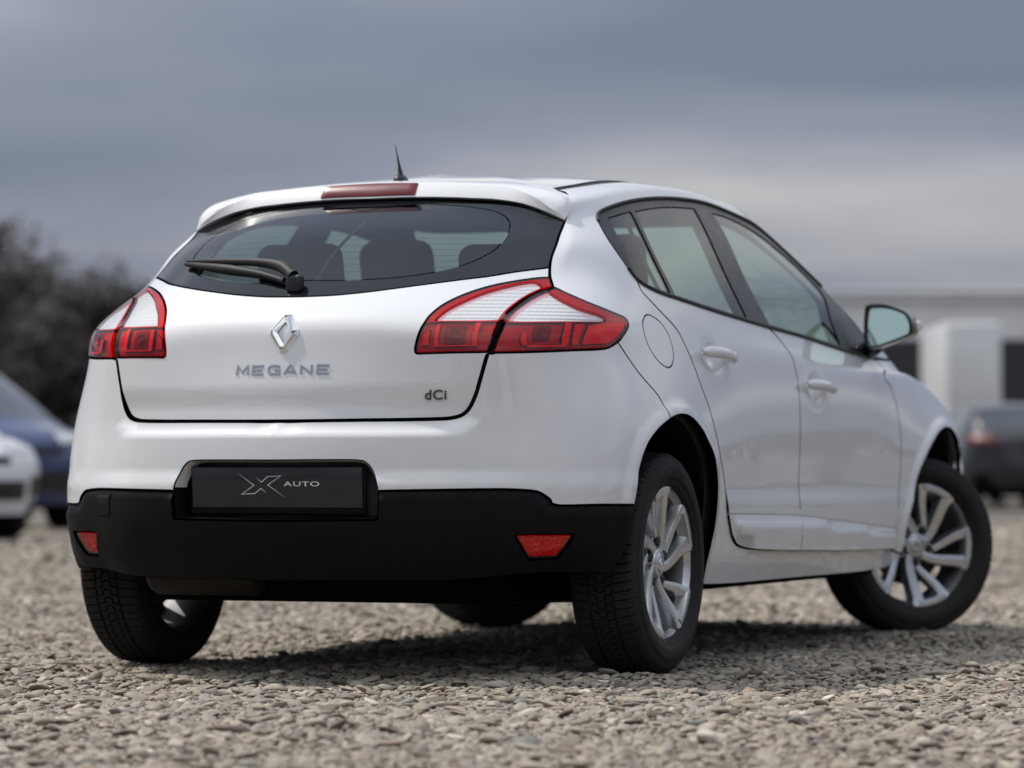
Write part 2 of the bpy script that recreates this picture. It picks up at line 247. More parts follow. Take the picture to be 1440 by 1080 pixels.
CUR = {
 'boot_glass': [(13.705,7.985),(13.921,7.408),(13.934,6.818),(13.877,6.472),(13.743,6.155),(13.636,5.964)],
 'boot_lamp': [(13.636,5.964),(13.452,5.727)],
 'boot_lampgap': [(13.452,5.727),(13.687,5.626),(13.864,5.472),(13.975,5.26),(14.042,5.023),(14.039,4.789),(14.012,4.497),(14.034,4.148),(14.063,4.014)],
 'boot_low': [(14.063,4.014),(14.149,3.736),(14.246,3.483),(14.296,3.358),(14.397,3.166),(14.497,3.055),(14.634,3.004),(14.856,2.99),(15.699,2.986),(16.414,2.978),(16.928,2.976)],
 'glass_bottom': [(13.796,6.237),(14.356,6.182),(14.691,6.125),(14.983,6.103),(15.619,6.045),(16.042,5.999),(16.504,5.96),(16.975,5.951)],
 'glass_clear': [(17.023,8.02),(16.36,8.043),(15.854,8.005),(15.569,7.957),(15.342,7.884),(15.157,7.752),(15.028,7.592),(14.95,7.433),(14.888,7.215),(14.86,6.996),(14.872,6.781),(14.932,6.634),(15.034,6.502),(15.186,6.399),(15.399,6.324),(15.711,6.276),(16.145,6.263),(16.625,6.273),(17.033,6.282)],
 'lamp_in_top': [(15.071,4.028),(15.078,4.095),(15.072,4.193),(15.059,4.423),(15.041,4.86),(15.028,5.189),(14.961,5.487),(14.808,5.714),(14.584,5.86),(14.314,5.93),(13.967,5.964),(13.665,5.965)],
 'lamp_in_gap': [(13.476,5.719),(13.727,5.661),(13.919,5.518),(14.042,5.299),(14.084,5.064),(14.068,4.79),(14.037,4.292),(14.071,4.043)],
 'lamp_in_bot': [(14.071,4.043),(14.559,4.03),(14.967,4.013),(15.046,4.009),(15.071,4.028)],
 'lamp_out_top': [(13.367,5.701),(12.994,5.575),(12.519,5.43),(11.973,5.284),(11.596,5.17),(11.411,5.095),(11.355,4.941),(11.439,4.702),(11.612,4.427),(11.806,4.252),(12.035,4.162),(12.733,4.099),(13.385,4.053),(14.012,4.029)],
 'lamp_out_gap': [(14.012,4.029),(13.967,4.17),(13.952,4.498),(13.979,4.903),(13.969,5.194),(13.871,5.406),(13.712,5.562),(13.468,5.681),(13.367,5.701)],
 'clear_in': [(14.916,4.956),(14.836,5.312),(14.629,5.615),(14.401,5.762),(14.107,5.847),(13.915,5.842),(13.75,5.712),(13.917,5.592),(14.033,5.402),(14.094,5.178),(14.094,4.954),(14.916,4.956)],
 'clear_out': [(13.56,5.622),(13.298,5.454),(12.75,5.208),(12.29,5.095),(12.05,5.001),(12.175,4.915),(13.206,4.885),(13.981,4.912),(13.977,5.134),(13.888,5.357),(13.763,5.524),(13.56,5.622)],
 'bump_gap': [(11.693,4.321),(11.437,3.901),(11.213,3.627),(10.817,3.292),(10.685,2.968)],
 'lamp_bot_edge': [(14.063,4.014),(13.384,4.038),(12.733,4.083),(12.037,4.145),(11.693,4.321)],
 'bump_white': [(11.875,1.521),(12.61,1.523),(13.285,1.519),(13.391,1.618),(13.523,1.721),(13.653,1.76),(13.968,1.781),(14.263,1.781),(14.964,1.769),(15.547,1.756)],
 'recess': [(15.547,1.756),(15.578,1.926),(15.631,2.1),(15.697,2.215),(15.81,2.274),(16.26,2.281),(16.967,2.276)],
 'rear_arch': [(9.458,0.102),(9.465,0.453),(9.439,0.838),(9.408,1.167),(9.387,1.548),(9.388,1.865),(9.429,2.179),(9.503,2.441),(9.643,2.661),(9.793,2.855),(10.055,3.018),(10.359,3.039),(10.685,2.968),(11.137,2.778),(11.513,2.513),(11.747,2.116),(11.875,1.521),(11.892,1.131),(11.994,0.622),(12.181,0.144)],
 'bump_bottom': [(12.181,0.144),(12.746,0.117),(13.273,0.135)],
 'dlo_top': [(11.34,7.635),(11.26,7.807),(11.046,7.916),(10.522,7.979),(9.851,8.012),(9.249,8.018),(8.584,8.015),(8.028,8.003),(6.969,7.986),(5.794,7.938),(5,7.84),(4.6,7.68),(4.4,7.5),(4.25,7.25),(4.15,7)],
 'sail_front': [(4.15,7),(4.12,6.8),(4.2,6.55),(4.5,6.3),(4.91,5.99)],
 'dlo_bottom': [(5.068,5.949),(5.867,5.958),(6.69,5.969),(7.351,5.986),(7.941,5.983),(8.426,5.989),(8.993,5.995),(9.306,6.004),(9.805,6.015),(10.214,6.028),(10.609,6.104),(10.851,6.232),(10.989,6.431)],
 'dlo_rear': [(10.989,6.431),(11.248,6.927),(11.335,7.282),(11.34,7.635)],
 'door_rear': [(10.813,6.223),(10.742,5.935),(10.392,5.567),(9.982,5.034),(9.771,4.291),(9.623,3.681),(9.473,3.213),(9.355,2.761),(9.25,2.302),(9.179,1.968),(9.122,1.589),(9.097,1.378),(9.011,1.068),(8.945,0.913),(8.845,0.809),(8.669,0.757)],
 'door_mid': [(7.995,5.981),(7.897,5.915),(7.8,5.624),(7.709,4.904),(7.682,4.26),(7.667,3.779),(7.67,3.374),(7.693,2.667),(7.721,1.911),(7.728,1.364),(7.75,1.031),(7.75,0.687)],
 'door_front': [(5.068,5.949),(5.904,4.666),(5.911,4.047),(5.863,3.623),(5.814,3.102),(5.801,2.628),(5.813,2.162),(5.851,1.702),(5.916,1.066),(5.974,0.561)],
 'door_bottom': [(8.669,0.757),(8.233,0.723),(7.75,0.687),(6.961,0.615),(5.974,0.561)],
 'mould_top': [(9.097,1.378),(8.413,1.391),(7.728,1.358),(7.007,1.238),(5.914,1.036)],
 'sill_bottom': [(9.431,0),(8.649,0.005),(7.493,0),(6.617,0),(6.056,0.033)],
 'sill_front': [(6.056,0.033),(5.876,0.13),(5.749,0.42)],
 'front_arch': [(5.749,0.42),(5.693,1.048),(5.556,1.563),(5.434,2.021),(5.217,2.427),(5.004,2.736),(4.777,2.955),(4.522,3.063),(4.261,3.035),(4.083,2.858)],
 'fuel': [(10.854,5.216),(10.931,5.002),(10.923,4.691),(10.836,4.295),(10.663,3.991),(10.435,3.84),(10.263,3.873),(10.156,4.063),(10.142,4.366),(10.217,4.765),(10.384,5.119),(10.61,5.283),(10.754,5.298),(10.854,5.216)],
 'pane_quarter': [(10.889,7.672),(10.015,7.727),(10.059,6.885),(9.909,6.115),(10.275,6.138),(10.65,6.22),(10.888,6.421),(10.889,7.672)],
 'pane_rear': [(9.872,7.713),(9.272,7.76),(8.725,7.779),(8.091,7.782),(8.36,6.904),(8.307,6.073),(8.968,6.08),(9.777,6.103),(9.947,6.867),(9.872,7.713)],
 'pane_front': [(7.445,7.752),(6.644,7.758),(5.972,7.696),(5.516,7.558),(5.264,7.372),(5.019,7.181),(4.96,6.925),(5.789,6.549),(6.214,6.076),(7.305,6.066),(7.88,6.068),(7.91,6.874),(7.445,7.752)],
 'hatch_side': [(12.997,9.152),(12.583,9.069),(12.775,8.92),(13.339,8.715),(13.635,8.343),(13.705,7.985)],
 'wiper': [(17.134,6.206),(17.379,6.365),(17.74,6.455),(18.2,6.493),(18.572,6.518),(19.06,6.551)],
 'recess_low': [(15.558,1.311),(16.971,1.294)],
 'fog_r': [(13.849,0.999),(13.004,0.994),(13.2,0.503),(13.618,0.498)],
 'bar_ia': [(14.874,4.829),(14.809,4.827),(14.756,4.176),(14.829,4.168),(14.874,4.829)],
 'bar_ib': [(14.37,4.875),(14.294,4.873),(14.218,4.189),(14.306,4.179),(14.37,4.875)],
 'bar_ic': [(14.831,4.193),(14.22,4.215),(14.221,4.163),(14.828,4.143),(14.831,4.193)],
 'bar_oa': [(13.656,4.563),(13.565,4.584),(13.494,4.222),(13.559,4.16),(13.611,4.276),(13.656,4.563)],
 'bar_ob': [(13.552,4.203),(12.835,4.226),(12.855,4.157),(13.479,4.135),(13.552,4.203)],
 'bar_oc': [(12.992,4.85),(12.859,4.852),(12.78,4.269),(12.843,4.179),(12.924,4.203),(12.992,4.85)],
 'refl_o': [(12.452,4.813),(11.507,5.008),(11.44,4.907),(11.539,4.691),(11.704,4.455),(11.927,4.274),(12.528,4.213),(12.452,4.813)],
 'stripe_o': [(12.779,4.843),(12.527,4.841),(12.586,4.212),(12.724,4.199),(12.779,4.843)],
 'refl_i': [(15.008,4.489),(14.92,4.679),(14.884,4.176),(15.001,4.167),(15.008,4.489)],
 'bulb_i': [(14.714,4.776),(14.488,4.797),(14.443,4.287),(14.665,4.266),(14.714,4.776)],
 'bulb_o': [(13.47,4.757),(13.238,4.776),(13.154,4.376),(13.397,4.354),(13.47,4.757)],
 'tow': [(20.017,1.688),(19.635,1.695),(19.646,1.325),(20.014,1.322),(20.017,1.688)],
 'sp_low': [(13.715,7.943),(14.301,8.066),(14.74,8.217),(15.062,8.348),(15.413,8.411),(15.719,8.386),(16.408,8.374),(17.066,8.329)],
 'sp_crease': [(13.736,7.985),(14.327,8.187),(14.633,8.432),(14.942,8.724),(15.173,8.939),(15.668,8.971),(16.403,9.045),(17.16,9.089)],
 'sp_gap': [(12.775,8.92),(13.096,9.139),(13.031,9.28),(14.334,9.573),(14.946,9.632),(15.41,9.689)],
}
# ------------------------------------------------------------------ the car body surface: one B-spline sheet, u runs round the body
# (0 nose, 17 tail, 17..34 the left side), v from sill (0) over belt (6) and roof rail (9) to the roof's centre line (11)
NR, NC = NET.shape[:2]
def _ext(P):
    m = np.array([-1, 1, 1]); E = np.zeros((NR + 4, NC + 4, 3)); E[2:-2, 2:-2] = P
    E[0:2, 2:-2] = np.stack([3 * P[0] - 2 * P[1], 2 * P[0] - P[1]])
    E[-2, 2:-2] = P[-2] * m; E[-1, 2:-2] = P[-3] * m
    E[:, 1] = E[:, 3] * m; E[:, 0] = E[:, 4] * m; E[:, -2] = E[:, -4] * m; E[:, -1] = E[:, -5] * m
    return E
EXT = _ext(NET)
def bas(t): return np.stack([(1 - t) ** 3, 3 * t ** 3 - 6 * t ** 2 + 4, -3 * t ** 3 + 3 * t ** 2 + 3 * t + 1, t ** 3], -1) / 6
def dbas(t): return np.stack([-(1 - t) ** 2, 3 * t ** 2 - 4 * t, -3 * t ** 2 + 2 * t + 1, t ** 2], -1) / 2
def S(u, v):
    """position, du, dv and outward normal"""
    u = np.asarray(u, float); v = np.asarray(v, float); nu, nv = NC - 1, NR - 1
    flip = (u > nu) | (u < 0); u2 = np.where(u > nu, 2 * nu - u, np.where(u < 0, -u, u)); over = v > nv; v2 = np.where(over, 2 * nv - v, v)
    sg = np.where(flip, -1., 1.) * np.where(over, -1., 1.)
    iu = np.clip(np.floor(u2).astype(int), 0, nu - 1); iv = np.clip(np.floor(v2).astype(int), 0, nv - 1)
    bu, bv = bas(u2 - iu), bas(v2 - iv)
    G = EXT[iv[..., None, None] + 1 + np.arange(4)[:, None], iu[..., None, None] + 1 + np.arange(4)[None, :]]
    X = np.einsum('...i,...j,...ijk->...k', bv, bu, G)
    du = np.einsum('...i,...j,...ijk->...k', bv, dbas(u2 - iu), G) * np.where(flip, -1., 1.)[..., None]
    dv = np.einsum('...i,...j,...ijk->...k', dbas(v2 - iv), bu, G) * np.where(over, -1., 1.)[..., None]
    for A in (X, du, dv): A[..., 0] *= sg
    n = -np.cross(du, dv); n /= np.linalg.norm(n, axis=-1, keepdims=True) + 1e-12
    return X, du, dv, n
def SH(u, v, h=0.):
    X, _, _, n = S(np.atleast_1d(u), np.atleast_1d(v))
    return X + np.asarray(h).reshape(-1, 1) * n
def cr(pts, step=.01):
    """smooth curve through uv points, resampled about every step metres"""
    P = np.array(pts, float)
    if len(P) < 2: return P
    Q = np.vstack([2 * P[0] - P[1], P, 2 * P[-1] - P[-2]]); out = []
    for i in range(len(P) - 1):
        a, b, c, d = Q[i:i + 4]
        L = np.linalg.norm(SH(*b)[0] - SH(*c)[0]); k = max(1, int(math.ceil(L / step)))
        t = np.arange(k)[:, None] / k
        if len(P) == 2: out.append(b + (c - b) * t)
        else: out.append(.5 * ((2 * b) + (-a + c) * t + (2 * a - 5 * b + 4 * c - d) * t ** 2 + (-a + 3 * b - 3 * c + d) * t ** 3))
    out.append(P[-1:])
    return np.vstack(out)
def seg(x, step=.01):
    if isinstance(x, str): return cr(CUR[x[1:]], step)[::-1] if x[0] == '-' else cr(CUR[x], step)
    return cr(x, step) if isinstance(x, list) else np.asarray(x)
def outline(*segs, step=.01, close=True):
    P = np.vstack([seg(s, step) for s in segs])
    X = SH(P[:, 0], P[:, 1]); keep = [0]
    for i in range(1, len(P)):
        if np.linalg.norm(X[i] - X[keep[-1]]) > step * .28: keep.append(i)
    P = P[keep]
    if close and np.linalg.norm(SH(*P[0])[0] - SH(*P[-1])[0]) < step * .28: P = P[:-1]
    return P
def both_halves(P):
    """close a right-half path that starts and ends on the centre line (u = 17) with its reflection"""
    P = P.copy(); Q = P[::-1].copy(); Q[:, 0] = 34 - Q[:, 0]
    a = P; b = Q
    if abs(a[-1, 0] - b[0, 0]) < .05: b = b[1:]
    if abs(b[-1, 0] - a[0, 0]) < .05: b = b[:-1]
    return np.vstack([a, b])
def centre_start(P, end=True):
    P = P.copy(); P[0, 0] = 17.
    if end: P[-1, 0] = 17.
    return P
def area(P): x, y = P[:, 0], P[:, 1]; return .5 * np.sum(x * np.roll(y, -1) - np.roll(x, -1) * y)
def inside(pt, loops):
    x, y = pt[:, 0], pt[:, 1]; r = np.zeros(len(pt), bool)
    for L in loops:
        a, b = L, np.roll(L, -1, 0)
        for (x1, y1), (x2, y2) in zip(a, b):
            if y1 == y2: continue
            c = ((y1 > y) != (y2 > y)); r ^= c & (x < (x2 - x1) * (y - y1) / (y2 - y1) + x1)
    return r
def panel(name, loops, m, parent, off=0., r=.0022, gap=.0012, depth=.014, step=.02, disp=None, sides='R'):
    """sheet of bodywork inside the loops (first the outline, then holes) with rolled edges and returned flanges"""
    Ls = []
    for k, L in enumerate(loops):
        a = area(L); Ls.append(L if (a > 0) == (k == 0) else L[::-1])
    def F(uv):
        u, v = uv[:, 0], uv[:, 1]; X, du, dv, n = S(u, v)
        if disp is None: return X + off * n, n
        def D(uu, vv):
            x, _, _, nn = S(uu, vv); return x + (off + disp(x, uu, vv))[:, None] * nn
        e_ = .004; X0 = D(u, v); a = (D(u + e_, v) - D(u - e_, v)); b = (D(u, v + e_) - D(u, v - e_))
        q = -np.cross(a, b); q /= np.linalg.norm(q, axis=1, keepdims=True) + 1e-12
        return X0, q
    ins = []; bouts = []
    for L in Ls:
        X, du, dv, n = S(L[:, 0], L[:, 1]); T = np.roll(X, -1, 0) - np.roll(X, 1, 0); T /= np.linalg.norm(T, axis=1, keepdims=True) + 1e-9
        bin_ = np.cross(-n, T); gg = gap(L) if callable(gap) else np.full(len(L), gap); w = bin_ * (gg + r)[:, None]
        E, Fq, G = (du * du).sum(1), (du * dv).sum(1), (dv * dv).sum(1); dt = E * G - Fq * Fq + 1e-12
        p, q = (du * w).sum(1), (dv * w).sum(1)
        ins.append(L + np.stack([(G * p - Fq * q) / dt, (E * q - Fq * p) / dt], 1)); bouts.append(-bin_)
    allp = np.vstack(ins); _, du, dv, _ = S(allp[:, 0], allp[:, 1])
    sc = np.array([np.linalg.norm(du, axis=1).mean(), np.linalg.norm(dv, axis=1).mean()])
    lo, hi = allp.min(0), allp.max(0); nn = np.maximum(2, np.ceil((hi - lo) * sc / step).astype(int))
    g = np.stack(np.meshgrid(np.linspace(lo[0], hi[0], nn[0]), np.linspace(lo[1], hi[1], nn[1])), -1).reshape(-1, 2)
    g = g[inside(g, ins)]
    if len(g):
        d = np.full(len(g), 9.)
        for L in ins:
            for k in range(0, len(L), 400):
                d = np.minimum(d, np.sqrt((((g[:, None] - L[None, k:k + 400]) * sc) ** 2).sum(-1)).min(1))
        g = g[d > step * .45]
    pts = np.vstack(ins + [g]); ed = []; o = 0
    for L in ins:
        k = len(L); ed += [(o + i, o + (i + 1) % k) for i in range(k)]; o += k
    vo, _, fo, ov, _, _ = delaunay_2d_cdt([Vector(x) for x in (pts * sc)], ed, [], 0, 1e-7, True)
    uv = np.array([tuple(v) for v in vo]) / sc
    fo = np.array([f for f in fo if len(f) == 3]); cen = uv[fo].mean(1); fo = fo[inside(cen, ins)]
    tri = uv[fo]; ar = np.cross(tri[:, 1] - tri[:, 0], tri[:, 2] - tri[:, 0]); fo = np.where((ar > 0)[:, None], fo[:, ::-1], fo)
    V, N = F(uv); V = list(V); N = list(N); FF = fo.tolist()
    mapin = {}
    for k, src in enumerate(ov):
        for s_ in src: mapin[s_] = k
    o = 0
    for L, bo in zip(ins, bouts):
        k = len(L); X0, n0 = F(L); rings = [[mapin.get(o + i) for i in range(k)]]
        bo = bo - n0 * (bo * n0).sum(1)[:, None]; bo /= np.linalg.norm(bo, axis=1, keepdims=True) + 1e-9
        for th in ((30, 60, 90, None) if r > .0015 else (90, None)):
            if th is None: pos = X0 + bo * r - n0 * (r + depth); nor = bo
            else:
                t = math.radians(th); pos = X0 + bo * r * math.sin(t) - n0 * r * (1 - math.cos(t)); nor = n0 * math.cos(t) + bo * math.sin(t)
            b0 = len(V); V += list(pos); N += list(nor); rings.append(list(range(b0, b0 + k)))
        for A, B in zip(rings, rings[1:]):
            for i in range(k):
                j = (i + 1) % k
                if A[i] is None or A[j] is None or A[i] == A[j]: continue
                FF.append((A[i], B[i], B[j], A[j])[::1])
        o += k
    res = []
    if 'R' in sides: res.append(mesh(name, V, FF, m, parent, N))
    if 'L' in sides: res.append(mesh(name, V, FF, m, parent, N, mirror=True))
    return res if len(res) > 1 else res[0]
def grid_sheet(name, us, vs, m, parent, h=0., mirror=False, both=False):
    U, W = np.meshgrid(us, vs); X, _, _, n = S(U.ravel(), W.ravel()); hh = h(U.ravel(), W.ravel())[:, None] if callable(h) else h
    V = X + hh * n; a, b = len(us), len(vs)
    F = [(j * a + i, (j + 1) * a + i, (j + 1) * a + i + 1, j * a + i + 1) for j in range(b - 1) for i in range(a - 1)]
    if callable(h): n = None
    res = [mesh(name, V, F, m, parent, n, mirror=mirror)]
    if both: res.append(mesh(name, V, F, m, parent, n, mirror=True))
    return res if both else res[0]
def ss(a, b, x): t = np.clip((x - a) / (b - a), 0, 1); return t * t * (3 - 2 * t)
# ------------------------------------------------------------------ the white hatchback
car = tag(empty('hatchback_car'), 'white five-door hatchback with red and clear tail lamps, parked on gravel', 'car')
def c3(name):
    P = cr(CUR[name], .0035); return SH(P[:, 0], P[:, 1])
ARCH_R, ARCH_F, BOOT = c3('rear_arch'), c3('front_arch'), c3('boot_low')
ARCH_F = np.vstack([ARCH_F, [(.89, y, z) for y, z in ((2.99, .64), (3.02, .56), (3.03, .46), (3.02, .36), (2.99, .27))]])
def dist(X, Cv):
    A = X * [1, 1, 1]; A = np.stack([np.abs(X[:, 0]), X[:, 1], X[:, 2]], 1); d = np.full(len(A), 9.)
    for k in range(0, len(A), 2000): d[k:k + 2000] = np.sqrt(np.maximum(0, (A[k:k + 2000] ** 2).sum(1)[:, None] + (Cv ** 2).sum(1)[None] - 2 * A[k:k + 2000] @ Cv.T)).min(1)
    return d
def lip(X): return .009 * (1 - ss(.012, .05, np.minimum(dist(X, ARCH_R), dist(X, ARCH_F))))
def d_bump(X, u, v):
    ax, z = np.abs(X[:, 0]), X[:, 2]
    shelf = .024 * ss(.004, .05, dist(X, BOOT)) * (1 - ss(.44, .66, ax)) * (z < .72)
    low = (.012 - .007 * ss(.55, .72, ax)) * (1 - ss(.53, .575, z))
    notch = .007 * (1 - ss(.040, .095, ax)) * (1 - ss(.0, .05, dist(X, BOOT))) * (z > .6)
    return shelf + low + lip(X) - notch
def d_side(X, u, v): return lip(X)
def d_wing(X, u, v): return lip(X) + .006 * (1 - ss(.45, .53, X[:, 2])) * (1 - ss(2.4, 2.6, X[:, 1]))
HAND = [(.40, .908), (1.375, .837)]
def d_door(X, u, v):
    y, z = X[:, 1], X[:, 2]; h = .006 * (1 - ss(.45, .53, z)) + lip(X)
    for y0, z0 in HAND: h = h - .020 * np.exp(-((y - y0) / .055) ** 2 - ((z - z0) / .036) ** 2)
    return h
def d_gate(X, u, v): return -.010 * (1 - ss(.735, .815, X[:, 2]))
# -- tailgate
gate_R = centre_start(outline('-glass_bottom', [CUR['glass_bottom'][0], CUR['lamp_in_top'][-1]], '-lamp_in_top', '-lamp_in_bot', 'boot_low'))
gate = panel('tailgate', [both_halves(gate_R)], M['paint'], car, disp=d_gate, r=.003, gap=lambda L: np.where(L[:, 1] < 3.97, .0034, .0010))
top_edge = [(13.72, 8.0), (14.3, 8.12), (15.0, 8.25), (16, 8.3), (17, 8.3)]
bg_part = [p for p in CUR['boot_glass'] if p[1] > CUR['glass_bottom'][0][1]][::-1]
glass_R = centre_start(outline('-glass_bottom', bg_part + [], top_edge))
clear_R = CUR['glass_clear'][:-1] + [(17., 6.29)]; clear_R = centre_start(outline([(17., 7.77)] + clear_R[1:]))
CLEAR = both_halves(clear_R)
panel('window_border', [both_halves(glass_R), CLEAR], M['frit'], gate, off=-.001, r=.002, gap=.002, depth=.004)
panel('rear_window', [CLEAR], M['rglass'], gate, off=-.0012, r=.0005, gap=0., depth=.001, step=.03)
# -- heating wires are too fine to build; spoiler
def by_frac(name, N, xmax=None):
    P = cr(CUR[name] if isinstance(name, str) else name, .006); X = SH(P[:, 0], P[:, 1])[:, 0]
    o = np.argsort(X); t = np.linspace(0, 1, N) ** .75
    return np.stack([np.interp(t * X.max(), X[o], P[o, 0]), np.interp(t * X.max(), X[o], P[o, 1])], 1)
NS = 48
gp = by_frac(CUR['sp_gap'] + [(16.2, 9.72), (17, 9.73)], NS); cp = by_frac(CUR['sp_crease'], NS); lp = by_frac(CUR['sp_low'], NS)
for A in (gp, cp, lp): A[0, 0] = 17.
t = np.linspace(0, 1, NS); hc = np.interp(t, [0, .6, .8, .92, 1], [.026, .026, .023, .016, .006]); hl = np.interp(t, [0, .8, .93, 1], [.008, .008, .007, .004])
rings = []
for f, hh in ((0, .0), (.15, .012), (.4, .62), (.65, .86), (.85, .97), (.94, 1.), (1., .985)):
    P = gp + (cp - gp) * f; rings.append(SH(P[:, 0], P[:, 1], hc * hh if f else hc * 0 + .001))
for f in (.06, .94, 1.0):
    P = cp + (lp - cp) * f; rings.append(SH(P[:, 0], P[:, 1], hc * .985 + (hl - hc * .985) * f))
P = lp + (cp - lp) * .25; rings.append(SH(P[:, 0], P[:, 1], hl * .05 - .006))
R_ = np.array(rings); k = len(R_)
Lm = R_[:, ::-1] * [-1, 1, 1]; full = np.concatenate([Lm[:, :-1], R_], 1); w = full.shape[1]
sp = mesh('roof_spoiler', full.reshape(-1, 3), [(j * w + i, (j + 1) * w + i, (j + 1) * w + i + 1, j * w + i + 1) for j in range(k - 1) for i in range(w - 1)], M['paint'], gate)
smooth_by_angle(sp, 28)
def on_spoiler(x, f):
    """point on the spoiler's rear face, f 0 top crease .. 1 lower edge"""
    A, B = R_[6], R_[9]; X = np.abs(A[:, 0]); p = np.array([np.interp(abs(x), X, A[:, c] * (1 - f) + B[:, c] * f) for c in range(3)]); p[0] = x
    return p
V = []; F = []
xs = np.linspace(-.168, .132, 25)
for x in xs:
    a, b = on_spoiler(x, .06), on_spoiler(x, .90); n_ = np.cross(b - a, [1, 0, 0]); n_ /= np.linalg.norm(n_); n_ = n_ if n_[1] < 0 else -n_
    ed = .004 if x in (xs[0], xs[-1]) else .0065
    V += [a - n_ * .004, a + n_ * .004, a * .85 + b * .15 + n_ * ed, a * .15 + b * .85 + n_ * ed, b + n_ * .004, b - n_ * .004]
F = [(i * 6 + q, i * 6 + q + 1, (i + 1) * 6 + q + 1, (i + 1) * 6 + q) for i in range(len(xs) - 1) for q in range(5)] + [tuple(range(6)), tuple(range(24 * 6, 25 * 6))[::-1]]
smooth_by_angle(mesh('brake_light', V, F, M['red_plastic'], gate), 35)
# -- rear bumper: painted upper half and black lower half, with the number plate recess
bump_R = outline('-boot_low', 'lamp_bot_edge', 'bump_gap', [tuple(p) for p in CUR['rear_arch'][12:17]], 'bump_white', 'recess')
bump_R = centre_start(bump_R)
bumper = panel('rear_bumper', [both_halves(bump_R)], M['paint'], car, disp=d_bump, r=.0022, gap=lambda L: np.where((L[:, 1] > 2.8) & (np.abs(L[:, 0] - 17) < 3.0), .003, .0006))
rl = CUR['recess_low']
low_R = outline([(17, rl[1][1]), (rl[0][0], rl[0][1])], [rl[0], CUR['bump_white'][-1]], '-bump_white', [tuple(p) for p in CUR['rear_arch'][16:]], 'bump_bottom', [CUR['bump_bottom'][-1], (14, .13), (15, .12), (16, .12), (17, .12)])
fog_loop = outline([*[tuple(CUR['fog_r'][i]) for i in (0, 1)]], [tuple(CUR['fog_r'][i]) for i in (1, 2)], [tuple(CUR['fog_r'][i]) for i in (2, 3)], [tuple(CUR['fog_r'][i]) for i in (3, 0)], step=.006)
fog_L = fog_loop.copy(); fog_L[:, 0] = 34 - fog_L[:, 0]
BWH = c3('bump_white')
def d_skirt(X, u, v): return d_bump(X, u, v) + .006 - .012 * (1 - ss(.0, .024, dist(X, BWH)))
lower = panel('bumper_skirt', [both_halves(centre_start(low_R)), fog_loop, fog_L], M['black'], car, disp=d_skirt, r=.004, gap=.0003, depth=.03)
for L_, s_ in ((fog_loop, 1), (fog_L, -1)):
    fl = panel('fog_lamp', [L_], M['lens_red'], lower, disp=lambda X, u, v: d_bump(X, u, v) + .001, r=.002, gap=.0012, depth=.006, step=.015)
    panel('lamp_reflector', [L_], M['red_bright'], lower, disp=lambda X, u, v: d_bump(X, u, v) - .006 + .0012 * np.sin(X[:, 0] * 300), r=.001, gap=.001, depth=.001, step=.008)
panel('tow_eye_cover', [outline(*[[tuple(CUR['tow'][i]), tuple(CUR['tow'][i + 1])] for i in range(4)], step=.006)], M['black'], lower, disp=lambda X, u, v: d_skirt(X, u, v) + .0016, r=.0016, gap=.0, depth=.004)
# recess tub: walls run from the bumper's opening to a flat back
rim_R = outline([(17, rl[1][1]), (rl[0][0], rl[0][1])], [rl[0], CUR['bump_white'][-1]], 'recess'); rim = both_halves(centre_start(rim_R))
Xr, _, _, nr = S(rim[:, 0], rim[:, 1]); Xr = Xr + (d_bump(Xr, None, None) - .004)[:, None] * nr
cz = .52; V = list(Xr); k = len(Xr); inner = np.stack([Xr[:, 0] * .925, Xr[:, 1] * 0 - .700, cz + (Xr[:, 2] - cz) * .90], 1); mid = np.stack([Xr[:, 0] * .945, Xr[:, 1] * .28 - .712 * .72, cz + (Xr[:, 2] - cz) * .93], 1)
V += list(mid) + list(inner); F = [(q * k + i, q * k + (i + 1) % k, (q + 1) * k + (i + 1) % k, (q + 1) * k + i) for q in range(2) for i in range(k)] + [tuple(range(2 * k, 3 * k))]
wl = [f for f in F[:k] if min(V[i][2] for i in f[:2]) > .5195]
smooth_by_angle(mesh('plate_recess', V, [f for f in F if f not in wl], M['black'], lower), 40)
smooth_by_angle(mesh('recess_lip', V[:2 * k], wl, M['paint'], bumper), 40)
# number plate: black holder, black plate, white mark and lettering
def on_plate(px, pz, d=0.):   # plate coordinates in metres from its centre, tilted slightly
    tz = math.radians(-3); return Vector((px - .004, -.741 - d * math.cos(tz) + pz * math.sin(tz), .519 + pz * math.cos(tz)))
holder = from_bm('plate_holder', bm_box((.532, .014, .134), on_plate(0, 0, -.006), .006), M['black'], lower)
plate = from_bm('number_plate', bm_box((.516, .004, .111), on_plate(0, .008, .004), .0018, rot=Quaternion((1, 0, 0), math.radians(3))), M['plate'], lower)
def strip(name, pts, w, m, parent, fn, taper=None):
    P = [np.array(p, float) for p in pts]; Lf = []; Rt = []
    for i, p in enumerate(P):
        a = P[max(i - 1, 0)]; b = P[min(i + 1, len(P) - 1)]
        d1 = (p - a) if i else (b - p); d2 = (b - p) if i < len(P) - 1 else (p - a)
        d1 = d1 / np.linalg.norm(d1); d2 = d2 / np.linalg.norm(d2); n1 = np.array([-d1[1], d1[0]]); n2 = np.array([-d2[1], d2[0]])
        mn = n1 + n2; L_ = np.linalg.norm(mn); mn = mn / L_ if L_ > .2 else n1; sc_ = min(2.4, 1 / max(.3, mn @ n1)); ww = w * (taper[i] if taper else 1)
        Lf.append(p + mn * ww * sc_ / 2); Rt.append(p - mn * ww * sc_ / 2)
    Vv = [fn(*q) for q in Lf] + [fn(*q) for q in Rt]; n_ = len(P)
    return mesh(name, [tuple(v) for v in Vv], [(i, i + 1, n_ + i + 1, n_ + i) for i in range(n_ - 1)], m, parent, smooth=False)
